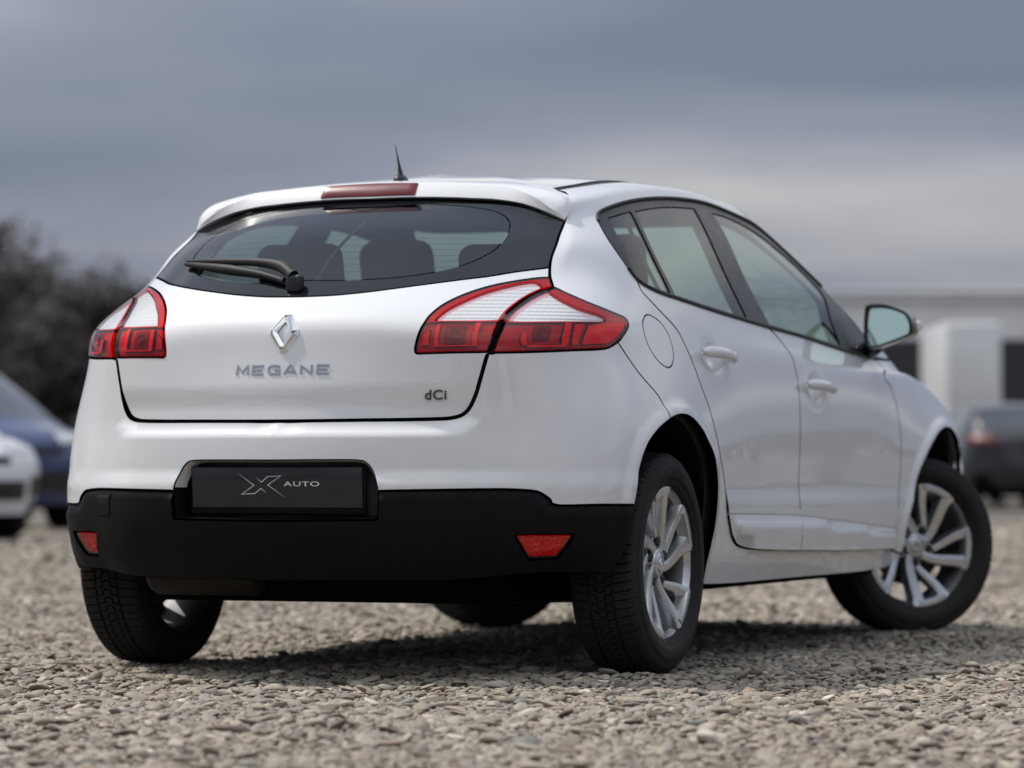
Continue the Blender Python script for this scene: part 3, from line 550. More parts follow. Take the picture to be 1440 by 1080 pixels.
def z2p(zx, zy): return ((250 + zx / 4.8 - 390.5) / 476.5, (690.5 - (640 + zy / 4.8)) / 515)
fp = lambda a, b: on_plate(a, b, .0072)
strip('plate_emblem', [z2p(*q) for q in ((408, 125), (520, 207), (432, 267), (524, 263), (568, 228), (603, 258))], .0022, M['print'], lower, fp, [.15, 1, 1, 1, 1, .2])
strip('plate_emblem', [z2p(*q) for q in ((537, 155), (573, 186), (615, 148), (708, 143), (616, 205), (731, 286))], .0022, M['print'], lower, fp, [.2, 1, 1, 1, 1, .15])
def text_mesh(s, size, bold=0., extrude=0.):
    cu = bpy.data.curves.new('t', 'FONT'); cu.body = s; cu.size = size; cu.extrude = extrude; cu.offset = bold; cu.align_x = 'LEFT'
    o = bpy.data.objects.new('t', cu); COL.objects.link(o); dg = bpy.context.evaluated_depsgraph_get()
    me = bpy.data.meshes.new_from_object(o.evaluated_get(dg)); bpy.data.objects.remove(o); bpy.data.curves.remove(cu)
    V = np.array([v.co[:] for v in me.vertices]); F = [list(p.vertices) for p in me.polygons]; bpy.data.meshes.remove(me)
    return V, F
def lettering(name, s, x0, x1, z0, hgt, fn, m, parent, bold=.0, thick=.0, gapf=.16):
    """each letter its own mesh, stretched to fill x0..x1; fn maps (x, z, out) to 3D"""
    gl = []; tot = 0
    for ch in s:
        V, F = text_mesh(ch, 1., bold, .5 if thick else 0.); w_ = np.ptp(V[:, 0]); gl.append((V, F, w_)); tot += w_ + gapf
    k_ = (x1 - x0) / (tot - gapf); x = x0
    capH = max(np.ptp(V[:, 1]) for V, _, _ in gl)
    for V, F, w_ in gl:
        mn = V[:, 0].min(); b0 = min(0, V[:, 1].min())
        P = [fn(x + (v[0] - mn) * k_, z0 + v[1] / capH * hgt, (v[2] + .5) * thick if thick else 0.) for v in V]
        mesh(name, [tuple(p) for p in P], F, m, parent, smooth=False); x += (w_ + gapf) * k_
a0 = z2p(726, 213); a1 = z2p(973, 180)
lettering('plate_letter', 'AUTO', a0[0], a1[0], a0[1], a1[1] - a0[1], lambda x, z, o: on_plate(x, z, .0072), M['print'], lower, bold=.012, gapf=.10)
# -- letters and emblem on the tailgate
def on_gate(x, z, o=0.):
    u, v = 17 - x / .2, 4.
    for _ in range(8):
        X, du, dv, n = S(np.array([u]), np.array([v])); X, du, dv = X[0], du[0], dv[0]
        J = np.array([[du[0], dv[0]], [du[2], dv[2]]]); st = np.linalg.solve(J, np.array([x - X[0], z - X[2]])); u += np.clip(st[0], -1, 1); v += np.clip(st[1], -1, 1)
    X, du, dv, n = S(np.array([u]), np.array([v])); return X[0] + n[0] * (o + d_gate(X, None, None)[0])
def stroke3d(V, F, pts, w, fn, h):
    P = [np.array(p, float) for p in pts]; Lf, Rt = [], []
    for i, p in enumerate(P):
        d1 = p - P[i - 1] if i else P[1] - p; d2 = P[i + 1] - p if i < len(P) - 1 else p - P[i - 1]
        d1 = d1 / np.linalg.norm(d1); d2 = d2 / np.linalg.norm(d2); n1 = np.array([-d1[1], d1[0]]); mn = n1 + np.array([-d2[1], d2[0]]); mn = mn / np.linalg.norm(mn); k_ = min(1.8, 1 / max(.4, mn @ n1))
        Lf.append(p + mn * w * k_ / 2); Rt.append(p - mn * w * k_ / 2)
    n_ = len(P); b0 = len(V)
    for row, o in ((Lf, 0), (Lf, h), (Rt, h), (Rt, 0)): V += [fn(q[0], q[1], o) for q in row]
    for q in range(3): F += [(b0 + q * n_ + i, b0 + q * n_ + i + 1, b0 + (q + 1) * n_ + i + 1, b0 + (q + 1) * n_ + i) for i in range(n_ - 1)]
    F += [(b0, b0 + n_, b0 + 2 * n_, b0 + 3 * n_), (b0 + n_ - 1, b0 + 4 * n_ - 1, b0 + 3 * n_ - 1, b0 + 2 * n_ - 1)]
GLY = {'M': [[(.02, 0), (.10, 1), (.7, .28), (1.30, 1), (1.38, 0)]], 'E': [[(1.3, .95), (.05, .95), (.05, .05), (1.3, .05)], [(.05, .5), (1.12, .5)]], 'G': [[(1.32, .80), (1.12, .95), (.36, .95), (.05, .74), (.05, .26), (.36, .05), (1.30, .05), (1.30, .46), (.78, .46)]], 'A': [[(.0, 0), (.62, .97), (.78, .97), (1.4, 0)], [(.34, .27), (1.06, .27)]], 'N': [[(.06, 0), (.06, .92), (1.24, .08), (1.24, 1)]]}
for i, ch in enumerate('MEGANE'):
    V_, F_ = [], []; x0 = -.1395 + i * .0492
    for st_ in GLY[ch]: stroke3d(V_, F_, [(x0 + a * .0262, .8375 + b * .0245) for a, b in st_], .0050, on_gate, .0022)
    mesh('letter', V_, F_, M['letter'], gate, smooth=False)
lettering('letter', 'dCi', .411, .467, .766, .0265, lambda x, z, o: on_gate(x, z, o), M['badge'], gate, bold=.012, thick=.004, gapf=.12)
# lozenge emblem: four folded chrome bars round a diamond-shaped hole on a thin bezel
def rhomb(w_, h_): return [(0, h_), (w_, 0), (0, -h_), (-w_, 0)]
ez = .9515
def ring_poly(w_, h_, cut): # rhombus with clipped tips
    return [(cut, h_ - cut * h_ / w_), (w_ - cut * .5, cut * .5 * h_ / w_), (w_ - cut * .5, -cut * .5 * h_ / w_), (cut, -h_ + cut * h_ / w_), (-cut, -h_ + cut * h_ / w_), (-w_ + cut * .5, -cut * .5 * h_ / w_), (-w_ + cut * .5, cut * .5 * h_ / w_), (-cut, h_ - cut * h_ / w_)]
O_, I_, Mi = ring_poly(.0435, .0590, .009), ring_poly(.0205, .0285, .0005), ring_poly(.033, .046, .005)
V = [on_gate(x, ez + z, .004) for x, z in O_] + [on_gate(x, ez + z, .011 if (i % 4) in (0, 1) else .009) for i, (x, z) in enumerate(Mi)] + [on_gate(x, ez + z, .005) for x, z in I_]
F = [(i, (i + 1) % 8, 8 + (i + 1) % 8, 8 + i) for i in range(8)] + [(8 + i, 8 + (i + 1) % 8, 16 + (i + 1) % 8, 16 + i) for i in range(8)]
mesh('emblem', V, F, M['chrome'], gate, smooth=False)
Bz = ring_poly(.0495, .0655, .010); Bi = ring_poly(.0440, .0595, .009)
V = [on_gate(x, ez + z, .0005) for x, z in Bz] + [on_gate(x * .98, ez + z * .98, .0048) for x, z in Bz] + [on_gate(x, ez + z, .0048) for x, z in Bi] + [on_gate(x, ez + z, .001) for x, z in Bi]
F = [(q * 8 + i, q * 8 + (i + 1) % 8, (q + 1) * 8 + (i + 1) % 8, (q + 1) * 8 + i) for q in range(3) for i in range(8)]
mesh('emblem_bezel', V, F, M['paint'], gate, smooth=False)
# heating wires on the rear window
for k_ in range(11):
    vv_ = 6.42 + k_ * .115; us_ = np.linspace(14.85, 19.15, 60); pt_ = np.stack([us_, np.full(60, vv_)], 1); us_ = us_[inside(pt_, [CLEAR])]
    A_ = SH(us_, np.full(len(us_), vv_ - .003), -.0022); B_ = SH(us_, np.full(len(us_), vv_ + .003), -.0022); n_ = len(us_)
    mesh('heating_wire', np.vstack([A_, B_]), [(i, i + 1, n_ + i + 1, n_ + i) for i in range(n_ - 1)], M['rust'], gate, smooth=False)
# -- wiper
wp = cr(CUR['wiper'], .02); n_w = len(wp); hh = np.interp(np.linspace(0, 1, n_w), [0, .12, .4, 1], [.030, .034, .028, .016])
Pw = SH(wp[:, 0], wp[:, 1], hh); rw = list(np.interp(np.linspace(0, 1, n_w), [0, .1, .25, .6, 1], [.017, .018, .0145, .0105, .005]))
arm = mesh('wiper_arm', *tube(Pw, rw, 10), M['rubber'], gate)
wb = wp.copy(); wb = cr([(17.3, 6.22), (17.7, 6.34), (18.2, 6.42), (18.7, 6.48), (19.1, 6.53)], .02); Pb = SH(wb[:, 0], wb[:, 1], .010)
bl = mesh('wiper_blade', *tube(Pb, list(np.interp(np.linspace(0, 1, len(Pb)), [0, .5, 1], [.010, .016, .007])), 8), M['rubber'], gate)
from_bm('wiper_hub', bm_box((.05, .03, .05), SH(17.12, 6.16, .012)[0], .011, 4), M['trim'], gate)
# -- tail lamps: housing, white and dark inner sheets, light bars, red and clear lenses
def clip_v(L, vmin=None, vmax=None):
    out = []
    for a, b in zip(L, np.roll(L, -1, 0)):
        f = (lambda p: p[1] - vmin) if vmin is not None else (lambda p: vmax - p[1])
        fa, fb = f(a), f(b)
        if fa >= 0: out.append(a)
        if (fa >= 0) != (fb >= 0): t_ = fa / (fa - fb); out.append(a + (b - a) * t_)
    return np.array(out)
lw = mat('lamp_ribbed', (.93, .94, .95), .25, metal=.0)
nt = lw.node_tree; geo = nt.nodes.new('ShaderNodeNewGeometry')
hts = []
for dr, sc_ in (('Z', 30.), ('X', 22.)):
    wv = nt.nodes.new('ShaderNodeTexWave'); wv.bands_direction = dr; wv.inputs['Scale'].default_value = sc_; nt.links.new(geo.outputs['Position'], wv.inputs['Vector']); hts.append(wv)
ad = nt.nodes.new('ShaderNodeMath'); ad.operation = 'MULTIPLY_ADD'; ad.inputs[1].default_value = .16; nt.links.new(hts[1].outputs['Fac'], ad.inputs[0]); nt.links.new(hts[0].outputs['Fac'], ad.inputs[2])
bp = nt.nodes.new('ShaderNodeBump'); bp.inputs['Strength'].default_value = .6; bp.inputs['Distance'].default_value = .0028; nt.links.new(ad.outputs[0], bp.inputs['Height'])
nt.links.new(bp.outputs[0], nt.nodes['Principled BSDF'].inputs['Normal'])
def lamp(name, out_loop, clear_loop, bars, refl, bulb, vdiv):
    for sd in 'RL':
        root = panel(name, [out_loop], M['lamp_dark'], car, off=-.009, r=.002, gap=.001, depth=.004, sides=sd)
        up_ = clip_v(out_loop, vmin=vdiv)
        panel('reflector', [clear_loop], lw, root, off=-.004, r=.001, gap=-.001, depth=.012, step=.012, sides=sd)
        panel('red_strip', [up_, clear_loop], M['red_strip'], root, off=-.003, r=.001, gap=.0015, depth=.01, step=.012, sides=sd)
        for bname in bars: panel('light_bar', [outline([tuple(p) for p in CUR[bname]], step=.005)] if False else [outline(*[[tuple(CUR[bname][i]), tuple(CUR[bname][i + 1])] for i in range(len(CUR[bname]) - 1)], step=.005)], M['lamp_bar'], root, off=.0005, r=.0012, gap=0., depth=.009, step=.012, sides=sd)
        for bname in refl: panel('side_reflector', [outline(*[[tuple(CUR[bname][i]), tuple(CUR[bname][i + 1])] for i in range(len(CUR[bname]) - 1)], step=.005)], M['lamp_white'], root, off=-.003, r=.002, gap=0., depth=.005, step=.012, sides=sd)
        panel('bulb_chamber', [outline(*[[tuple(CUR[bulb][i]), tuple(CUR[bulb][i + 1])] for i in range(4)], step=.005)], M['chamber'], root, off=-.0075, r=.001, gap=-.006, depth=.002, step=.012, sides=sd)
        bc = np.array(CUR[bulb][:-1]).mean(0); pc = SH(bc[0], bc[1], -.010)[0]
        V_, F_ = lathe([(-.001, .0), (.0, .006), (.003, .010), (.005, .0125), (.006, .0135)], 20)
        nb = S(np.array([bc[0]]), np.array([bc[1]]))[3][0]; q_ = Vector((1, 0, 0)).rotation_difference(Vector(nb))
        mesh('bulb_cup', [tuple(Vector(pc) + q_ @ Vector(v)) for v in V_], F_, M['lamp_back'], root, mirror=(sd == 'L'))
        panel('red_lens', [out_loop, clear_loop], M['lens_red'], root, off=.003, r=.0025, gap=.0012, depth=.012, step=.015, sides=sd)
        panel('clear_lens', [clear_loop], M['lens_clear'], root, off=.0032, r=.001, gap=.0, depth=.001, step=.015, sides=sd)
in_loop = outline('lamp_in_top', [CUR['lamp_in_top'][-1], CUR['lamp_in_gap'][0]], 'lamp_in_gap', 'lamp_in_bot', step=.008)
out_loop = outline('lamp_out_top', 'lamp_out_gap', step=.008)
lamp('boot_lamp', in_loop, outline('clear_in', step=.008), ['bar_ia', 'bar_ib', 'bar_ic'], ['refl_i'], 'bulb_i', 4.90)
lamp('tail_lamp', out_loop, outline('clear_out', step=.008), ['bar_oa', 'bar_ob', 'bar_oc'], ['refl_o', 'stripe_o'], 'bulb_o', 4.86)
P_ = cr(CUR['boot_lampgap'], .01); V_, F_ = tube(SH(P_[:, 0], P_[:, 1], -.006), .0065, 8)
for mi in (False, True): mesh('lamp_gap_fill', V_, F_, M['dark'], car, mirror=mi)  # black tube added to keep the gap between the lamps dark
# -- body sides
side_R = outline('hatch_side', 'boot_glass', 'boot_lamp', [CUR['boot_lampgap'][0], CUR['lamp_out_top'][0]], [tuple(p) for p in CUR['lamp_out_top'][:9]], [CUR['lamp_out_top'][8], CUR['bump_gap'][0]], 'bump_gap',
                 [tuple(p) for p in CUR['rear_arch'][12::-1]], [CUR['rear_arch'][0], CUR['sill_bottom'][0]], 'sill_bottom', 'sill_front', [CUR['sill_front'][-1], CUR['door_front'][-1]], '-door_bottom', '-door_rear',
                 [CUR['door_rear'][0], CUR['dlo_bottom'][-2], CUR['dlo_bottom'][-1]], 'dlo_rear', 'dlo_top', 'sail_front', [(4.91, 5.99), (4.3, 5.98), (3.6, 6.02)], [(3.6, 6.02), (3.42, 7), (3.42, 8.0), (3.6, 8.8), (3.9, 9.06)],
                 [(3.9, 9.06), (5, 9.05), (7, 9.05), (9.43, 9.05), (10.13, 9.09), (11.33, 9.14), CUR['hatch_side'][0]])
fuel = outline('fuel', step=.006)
panel('body_side', [side_R, fuel], M['paint'], car, disp=d_side, r=.0022, gap=lambda L: np.where(L[:, 0] > 13.2, .0016, .0008), sides='RL')
panel('fuel_flap', [fuel], M['paint'], car, r=.0014, gap=.0002, sides='RL')
def cut(name, a, b): return [tuple(p) for p in CUR[name][a:b]]
dm, dr_, db, mt, df, bt = (CUR[n] for n in ('door_mid', 'door_rear', 'dlo_bottom', 'mould_top', 'door_front', 'door_bottom'))
belt_r = [tuple(dm[0]), tuple(db[5]), tuple(db[6]), tuple(db[7]), tuple(db[8]), tuple(db[9]), tuple(db[10]), tuple(db[11])]
belt_f = [tuple(df[0]), tuple(db[1]), tuple(db[2]), tuple(db[3]), tuple(dm[0])]
GD = lambda L: np.where(L[:, 1] < 1.42, -.004, .0012)
rear_door = panel('rear_door', [outline(cut('door_rear', 0, 12), cut('mould_top', 0, 3), cut('door_mid', 0, 10)[::-1], belt_r)], M['paint'], car, disp=d_door, gap=GD, sides='RL')
front_door = panel('front_door', [outline(cut('door_mid', 0, 10), cut('mould_top', 2, 5), cut('door_front', 0, 9)[::-1], belt_f)], M['paint'], car, disp=d_door, gap=GD, sides='RL')
MTOP = c3('mould_top')
DRL = c3('door_rear')
_mu = np.array(cr(CUR['mould_top'], .02)); _mo = np.argsort(_mu[:, 0])
d_mld = lambda X, u, v: .0065 + .014 * ss(.0, .20, np.interp(u, _mu[_mo, 0], _mu[_mo, 1]) - v) * ss(.0, .045, dist(X, DRL))
mld_r = outline(cut('mould_top', 0, 3), cut('door_mid', 9, 12), [tuple(bt[2]), tuple(bt[1]), tuple(bt[0])], cut('door_rear', 11, 16)[::-1])
mld_f = outline(cut('mould_top', 2, 5), cut('door_front', 8, 10), [tuple(bt[4]), tuple(bt[3]), tuple(bt[2])], cut('door_mid', 9, 12)[::-1])
for d_, L_ in ((rear_door, mld_r), (front_door, mld_f)):
    for o_, sd in zip(d_, 'RL'): panel('door_moulding', [L_], M['paint'], o_, disp=d_mld, r=.0025, gap=lambda L: np.where(L[:, 1] > 1.0, -.002, .0008), depth=.02, sides=sd)
# front wing, bonnet, front bumper, headlamps, windscreen
wing = outline(cut('door_front', 0, 10), [df[-1], CUR['sill_front'][-1]], 'front_arch', [CUR['front_arch'][-1], (4.0, 2.6)], [(4.0, 2.6), (3.8, 3.0), (3.45, 3.6)], [(3.45, 3.6), (3.1, 4.3), (3.0, 4.9), (3.2, 5.5), (3.6, 5.98)], [(3.6, 5.98), (4.3, 5.96), df[0]])
panel('front_wing', [wing], M['paint'], car, disp=d_wing, sides='RL')
fb = outline([(0, 3.55), (1.2, 3.55), (2.2, 3.6), (3.45, 3.6)], [(3.45, 3.6), (3.8, 3.0), (4.0, 2.6)], [(4.0, 2.6), (3.92, 2.0), (3.85, 1.2), (3.9, .3)], [(3.9, .3), (3, .05), (1.5, .03), (0, .03)])
def both_front(P):
    Q = P[::-1].copy(); Q[:, 0] = -Q[:, 0]; return np.vstack([P, Q[1:-1]])
panel('front_bumper', [both_front(fb)], M['paint'], car, step=.04, disp=d_side)
bn = outline([(0, 3.7), (1.2, 3.75), (1.7, 4.2), (2.6, 4.55), (3.0, 4.9)], [(3.0, 4.9), (3.2, 5.5), (3.55, 5.9)], [(3.55, 5.9), (2, 5.9), (0, 5.92)])
panel('bonnet', [both_front(bn)], M['paint'], car, step=.04)
hl_ = outline([(1.2, 3.7), (2.2, 3.65), (3.4, 3.65)], [(3.4, 3.65), (3.1, 4.3), (3.0, 4.85)], [(3.0, 4.85), (2.6, 4.5), (1.7, 4.15), (1.2, 3.7)])
for o_ in panel('headlamp', [hl_], M['lamp_back'], car, off=-.03, step=.03, sides='RL'):
    sd = 'R' if o_.name == 'headlamp' else 'L'
    panel('headlamp_lens', [hl_], M['lens_clear'], o_, off=.002, step=.03, sides=sd)
ws = outline([(0, 6.02), (1.7, 6.02), (3.55, 6.05)], [(3.55, 6.05), (3.38, 7), (3.38, 8.0), (3.3, 8.25)], [(3.3, 8.25), (2, 8.3), (0, 8.3)])
WS = both_front(ws)
panel('windscreen', [WS], M['glass'], car, step=.05, r=.001, depth=.002)
# roof and its dark ditch strips
uu_ = np.concatenate([np.linspace(0, 17, 103), np.linspace(17, 34, 103)[1:]]); 
grid_sheet('roof', np.linspace(0, 17, 120), np.linspace(9.27, 11, 26), M['paint'], car)
roof2 = grid_sheet('roof', np.linspace(0, 17, 120), np.linspace(9.27, 11, 26), M['paint'], car, mirror=True)
grid_sheet('roof_strip', np.linspace(3.9, 12.9, 80), np.linspace(9.085, 9.29, 4), M['rubber'], car, h=-.004, both=True)
grid_sheet('windscreen_header', np.linspace(0, 3.9, 30), np.linspace(8.28, 9.3, 12), M['paint'], car, h=.0, both=True)
# -- side windows: dark surround with three panes each
def poly(name, step=.008):
    P = CUR[name]; return [tuple(p) for p in P]
pq = outline([*poly('pane_quarter')[:2]], [*poly('pane_quarter')[1:4]], poly('pane_quarter')[3:7], poly('pane_quarter')[6:8], step=.008)
pr = outline(poly('pane_rear')[0:4], poly('pane_rear')[3:6], poly('pane_rear')[5:8], poly('pane_rear')[7:10], step=.008)
pf = outline(poly('pane_front')[0:7], poly('pane_front')[6:9], poly('pane_front')[8:11], poly('pane_front')[10:13], step=.008)
dlo = outline('dlo_top', 'sail_front', 'dlo_bottom', 'dlo_rear')
sur = panel('window_surround', [dlo, pq, pr, pf], M['trim'], car, off=-.001, r=.002, gap=.001, depth=.008, sides='RL')
for sd, s_ in zip('RL', sur):
    for nm, L_ in (('quarter_window', pq), ('rear_door_window', pr), ('front_door_window', pf)):
        panel(nm, [L_], M['glass'], s_, off=-.004, r=.0005, gap=-.003, depth=.001, step=.03, sides=sd)
# belt seal: thin rubber line under the panes, rain channel over them
for nm, hgt in (('dlo_bottom', .003), ('dlo_top', .003)):
    P_ = cr(CUR[nm], .02); c_ = SH(P_[:, 0], P_[:, 1], hgt - .001); V_, F_ = tube(c_, .0055, 8)
    for mi in (False, True): mesh('window_seal', V_, F_, M['rubber'], car, mirror=mi)
# -- door handles
for (y0, z0), dd, z1 in ((HAND[0], rear_door, .897), (HAND[1], front_door, .829)):
    ys = np.linspace(y0 - .125, y0 + .128, 17); pts = []
    for i, y in enumerate(ys):
        t_ = i / 16; zz = z0 + .008 + (z1 - z0 - .006) * t_
        xs_ = np.linspace(0, 34, 1); uu0, vv0 = 17 - 0, 0
        u_, v_ = (9.2 if y0 < 1 else 7.4), 4.0
        for _ in range(10):
            X_, du_, dv_, n_ = S(np.array([u_]), np.array([v_])); J = np.array([[du_[0, 1], dv_[0, 1]], [du_[0, 2], dv_[0, 2]]])
            st = np.linalg.solve(J, [y - X_[0, 1], zz - X_[0, 2]]); u_ += np.clip(st[0], -.5, .5); v_ += np.clip(st[1], -.5, .5)
        hgt = .012 + .026 * (1 - abs(2 * t_ - 1) ** 2.6)
        pts.append(X_[0] + n_[0] * hgt)
    rr = [.007 + .0105 * min(1, (1 - abs(2 * i / 16 - 1)) * 4) ** .5 - .003 * (i > 9 and i < 12) for i in range(17)]
    V_, F_ = tube(pts, rr, 14)
    for o_, mi in zip(dd, (False, True)): mesh('door_handle', V_, F_, M['paint'], o_, mirror=mi)
# -- door mirrors
mo = [(-.088, -.02), (-.084, .065), (-.068, .083), (-.012, .083), (.032, .070), (.072, .050), (.092, .016), (.094, -.018), (.078, -.034), (-.012, -.066), (-.064, -.078), (-.082, -.062)]
mo = np.array(mo); tt = np.arange(len(mo) + 1); ti = np.linspace(0, len(mo), 61)[:-1]
def per(P, ti):
    n_ = len(P); out = []
    for x in ti:
        i = int(x) % n_; f = x - int(x); a, b, c, d = P[(i - 1) % n_], P[i], P[(i + 1) % n_], P[(i + 2) % n_]
        out.append(.5 * ((2 * b) + (-a + c) * f + (2 * a - 5 * b + 4 * c - d) * f * f + (-a + 3 * b - 3 * c + d) * f ** 3))
    return np.array(out)
ol = per(mo, ti) * .93; MC = np.array([.922, 2.05, 1.055]); n_o = len(ol)
def mirror_ring(sc_, dy, dx=0.): return [MC + np.array([p[0] * sc_ + dx, dy, p[1] * sc_]) for p in ol]
for mi in (False, True):
    rings = [mirror_ring(.84, -.024), mirror_ring(.87, -.045), mirror_ring(.965, -.050), mirror_ring(1.0, -.042), mirror_ring(1.02, -.005), mirror_ring(.99, .035), mirror_ring(.85, .075), mirror_ring(.55, .100), mirror_ring(.2, .110)]
    V_ = [tuple(p) for r_ in rings for p in r_]; F_ = [(q * n_o + i, (q + 1) * n_o + i, (q + 1) * n_o + (i + 1) % n_o, q * n_o + (i + 1) % n_o) for q in range(len(rings) - 1) for i in range(n_o)] + [tuple(range((len(rings) - 1) * n_o, len(rings) * n_o))]
    mh = mesh('door_mirror', V_, F_, M['gloss'], car, mirror=mi)
    V_ = [tuple(p) for p in mirror_ring(.85, -.027)]; c_ = np.mean(V_, 0)
    V_ = [tuple(np.array(p) + np.array([0, .08 * (p[0] - c_[0]) + .10 * (p[2] - c_[2]), 0])) for p in V_]
    mesh('mirror_glass', V_, [tuple(range(n_o))], M['mirror'], mh, smooth=False, mirror=mi)
    V_, F_ = tube([(.80, 2.13, .975), (.83, 2.12, .985), (.86, 2.10, 1.0), (.875, 2.09, 1.02)], [.035, .032, .03, .03], 12); mesh('mirror_stalk', V_, F_, M['gloss'], mh, mirror=mi)
    bmx = bm_box((.012, .055, .03), MC + np.array([.093, .02, .005]), .005); from_bm('turn_signal', bmx, M['lamp_white'], mh, mirror=mi)
# -- aerial
ab = SH(17., 9.86, .0)[0]
bm = bmesh.new(); bmesh.ops.create_uvsphere(bm, u_segments=20, v_segments=10, radius=1)
for v in bm.verts: v.co = Vector((v.co.x * .020, v.co.y * .036 + .0, max(0, v.co.z) * .024)) + Vector(ab) + Vector((0, 0, -.002))
an = from_bm('aerial', bm, M['trim'], car)
V_, F_ = tube([Vector(ab) + Vector((0, -.004, .018)), Vector(ab) + Vector((0, -.012, .045)), Vector(ab) + Vector((0, -.027, .075)), Vector(ab) + Vector((0, -.042, .105))], [.009, .0042, .0022, .0010], 8); mesh('aerial_rod', V_, F_, M['rubber'], an)
# -- inner shell (dark), with the openings left free; wheel housings, underbody, cabin
def mirror_loop(L): Q = L.copy(); Q[:, 0] = 34 - Q[:, 0]; return Q
def arch_loop(Xc):
    out = []
    for x, y, z in Xc:
        u_, v_ = (10.5 if y < 1.5 else 4.8), 1.5
        for _ in range(12):
            X_, du_, dv_, n_ = S(np.array([u_]), np.array([v_])); J = np.array([[du_[0, 1], dv_[0, 1]], [du_[0, 2], dv_[0, 2]]]); st = np.linalg.solve(J + np.eye(2) * 1e-6, [y - X_[0, 1], z - X_[0, 2]]); u_ += np.clip(st[0], -.3, .3); v_ += np.clip(st[1], -.3, .3)
        out.append((u_, v_))
    return out
shell_R = outline([(17, 8.5), (17, .2)], [(17, .2), (12.2, .2)], [tuple(p) for p in CUR['rear_arch'][:-1]][::-1], [(9.46, .1), (6.0, .1)], [(6.0, .1), (5.75, .42)], 'front_arch', [CUR['front_arch'][-1], (4.0, 2.2), (3.9, .2)], [(3.9, .2), (0.1, .2)], [(.1, .2), (.1, 5.9)], [(.1, 5.9), (3.6, 5.9), (3.45, 7), (3.45, 8.3), (.1, 8.4)], [(.1, 8.4), (.1, 9.3)], [(.1, 9.3), (8, 9.3), (13, 9.3)], [(13, 9.3), (15, 8.6), (17, 8.5)], step=.03)
half_clear = outline([(17, 7.77)] + CUR['glass_clear'][1:-1] + [(17, 6.29)], [(17, 6.29), (17, 7.77)], step=.03); half_clear[:, 0] = np.minimum(half_clear[:, 0], 16.97)
panel('inner_shell', [shell_R, pq, pr, pf, half_clear], M['interior'], car, off=-.034, r=.001, gap=0., depth=.001, step=.05, sides='RL')
grid_sheet('headliner', np.linspace(0, 17, 40), np.linspace(8.6, 11, 14), M['liner'], car, h=-.045, both=True)
for sgn in (1, -1):
    for y0, rr_ in ((0.0, .37), (2.66, .385)):
        V_ = []; F_ = []; an_ = np.linspace(math.radians(6), math.radians(174), 40)
        for a in an_: V_ += [(sgn * .83, y0 + rr_ * math.cos(a), .335 + rr_ * 1.02 * math.sin(a)), (sgn * .52, y0 + rr_ * math.cos(a), .335 + rr_ * 1.02 * math.sin(a))]
        F_ = [(2 * i, 2 * i + 1, 2 * i + 3, 2 * i + 2) for i in range(39)] + [tuple(2 * i + 1 for i in range(40))]
        mesh('wheel_housing', V_, F_, M['dark'], car)
bm = bm_box((1.04, 3.6, .14), (0, 1.32, .275), .02); bm_box((.32, 1.75, .10), (.66, 1.32, .27), .02, bm=bm); bm_box((.32, 1.75, .10), (-.66, 1.32, .27), .02, bm=bm); bm_box((1.0, .1, .12), (0, -.50, .37), .03, bm=bm)
from_bm('underbody', bm, M['dark'], car)
V_, F_ = tube([(-.66, .02, .25), (-.3, .06, .24), (.3, .06, .24), (.66, .02, .25)], .045, 12); mesh('rear_axle', V_, F_, M['dark'], car)
V_, F_ = lathe([(-.17, 0), (-.17, .07), (-.15, .085), (.15, .085), (.17, .07), (.17, 0)], 24); mesh('silencer', [(x - .34, y * .8 - .50, z * .75 + .285) for x, y, z in V_], F_, M['rust'], car)
V_, F_ = tube([(.55, .35, .21), (.4, .1, .21), (.38, -.2, .22), (-.1, -.42, .24)], .024, 10); mesh('exhaust_pipe', V_, F_, M['steel'], car)
# cabin
for sx in (-.36, .36):
    bm = bm_box((.46, .13, .62), (sx, .98, .82), .05, 4, taper=.84, rot=Quaternion((1, 0, 0), math.radians(18))); bm_box((.46, .5, .16), (sx, 1.28, .50), .06, 4, bm=bm)
    st_ = from_bm('front_seat', bm, M['seat'], car)
    from_bm('head_restraint', bm_box((.25, .10, .20), (sx, .855, 1.21), .05, 4, rot=Quaternion((1, 0, 0), math.radians(14))), M['seat'], st_)
bm = bm_box((1.26, .15, .58), (0, .12, .80), .05, 4, taper=.92, rot=Quaternion((1, 0, 0), math.radians(22))); bm_box((1.28, .5, .18), (0, .45, .48), .06, 4, bm=bm)
rs = from_bm('rear_seat', bm, M['seat'], car)
for sx, sz, sw in ((-.29, 1.165, .27), (.03, 1.12, .20), (.36, 1.15, .27)): from_bm('head_restraint', bm_box((sw, .09, .16), (sx, .0, sz), .042, 5, rot=Quaternion((1, 0, 0), math.radians(12))), M['seat'], rs)
from_bm('parcel_shelf', bm_box((1.16, .46, .03), (0, -.25, 1.0), .01), M['interior'], car)
bm = bm_box((1.40, .40, .34), (0, 2.12, .84), .09, 4); bm_box((.34, .16, .10), (-.36, 2.02, 1.0), .05, 4, bm=bm)
db_ = from_bm('dashboard', bm, M['interior'], car)
V_, F_ = [], []
for i in range(40):
    a = 2 * math.pi * i / 40
    for k_ in range(10):
        b = 2 * math.pi * k_ / 10; r_ = .18 + .016 * math.cos(b); V_.append(Vector((-.36, 1.80, .97)) + Quaternion((1, 0, 0), math.radians(65)) @ Vector((r_ * math.cos(a), r_ * math.sin(a), .016 * math.sin(b))))
F_ = [(i * 10 + k_, ((i + 1) % 40) * 10 + k_, ((i + 1) % 40) * 10 + (k_ + 1) % 10, i * 10 + (k_ + 1) % 10) for i in range(40) for k_ in range(10)]
mesh('steering_wheel', V_, F_, M['interior'], car)
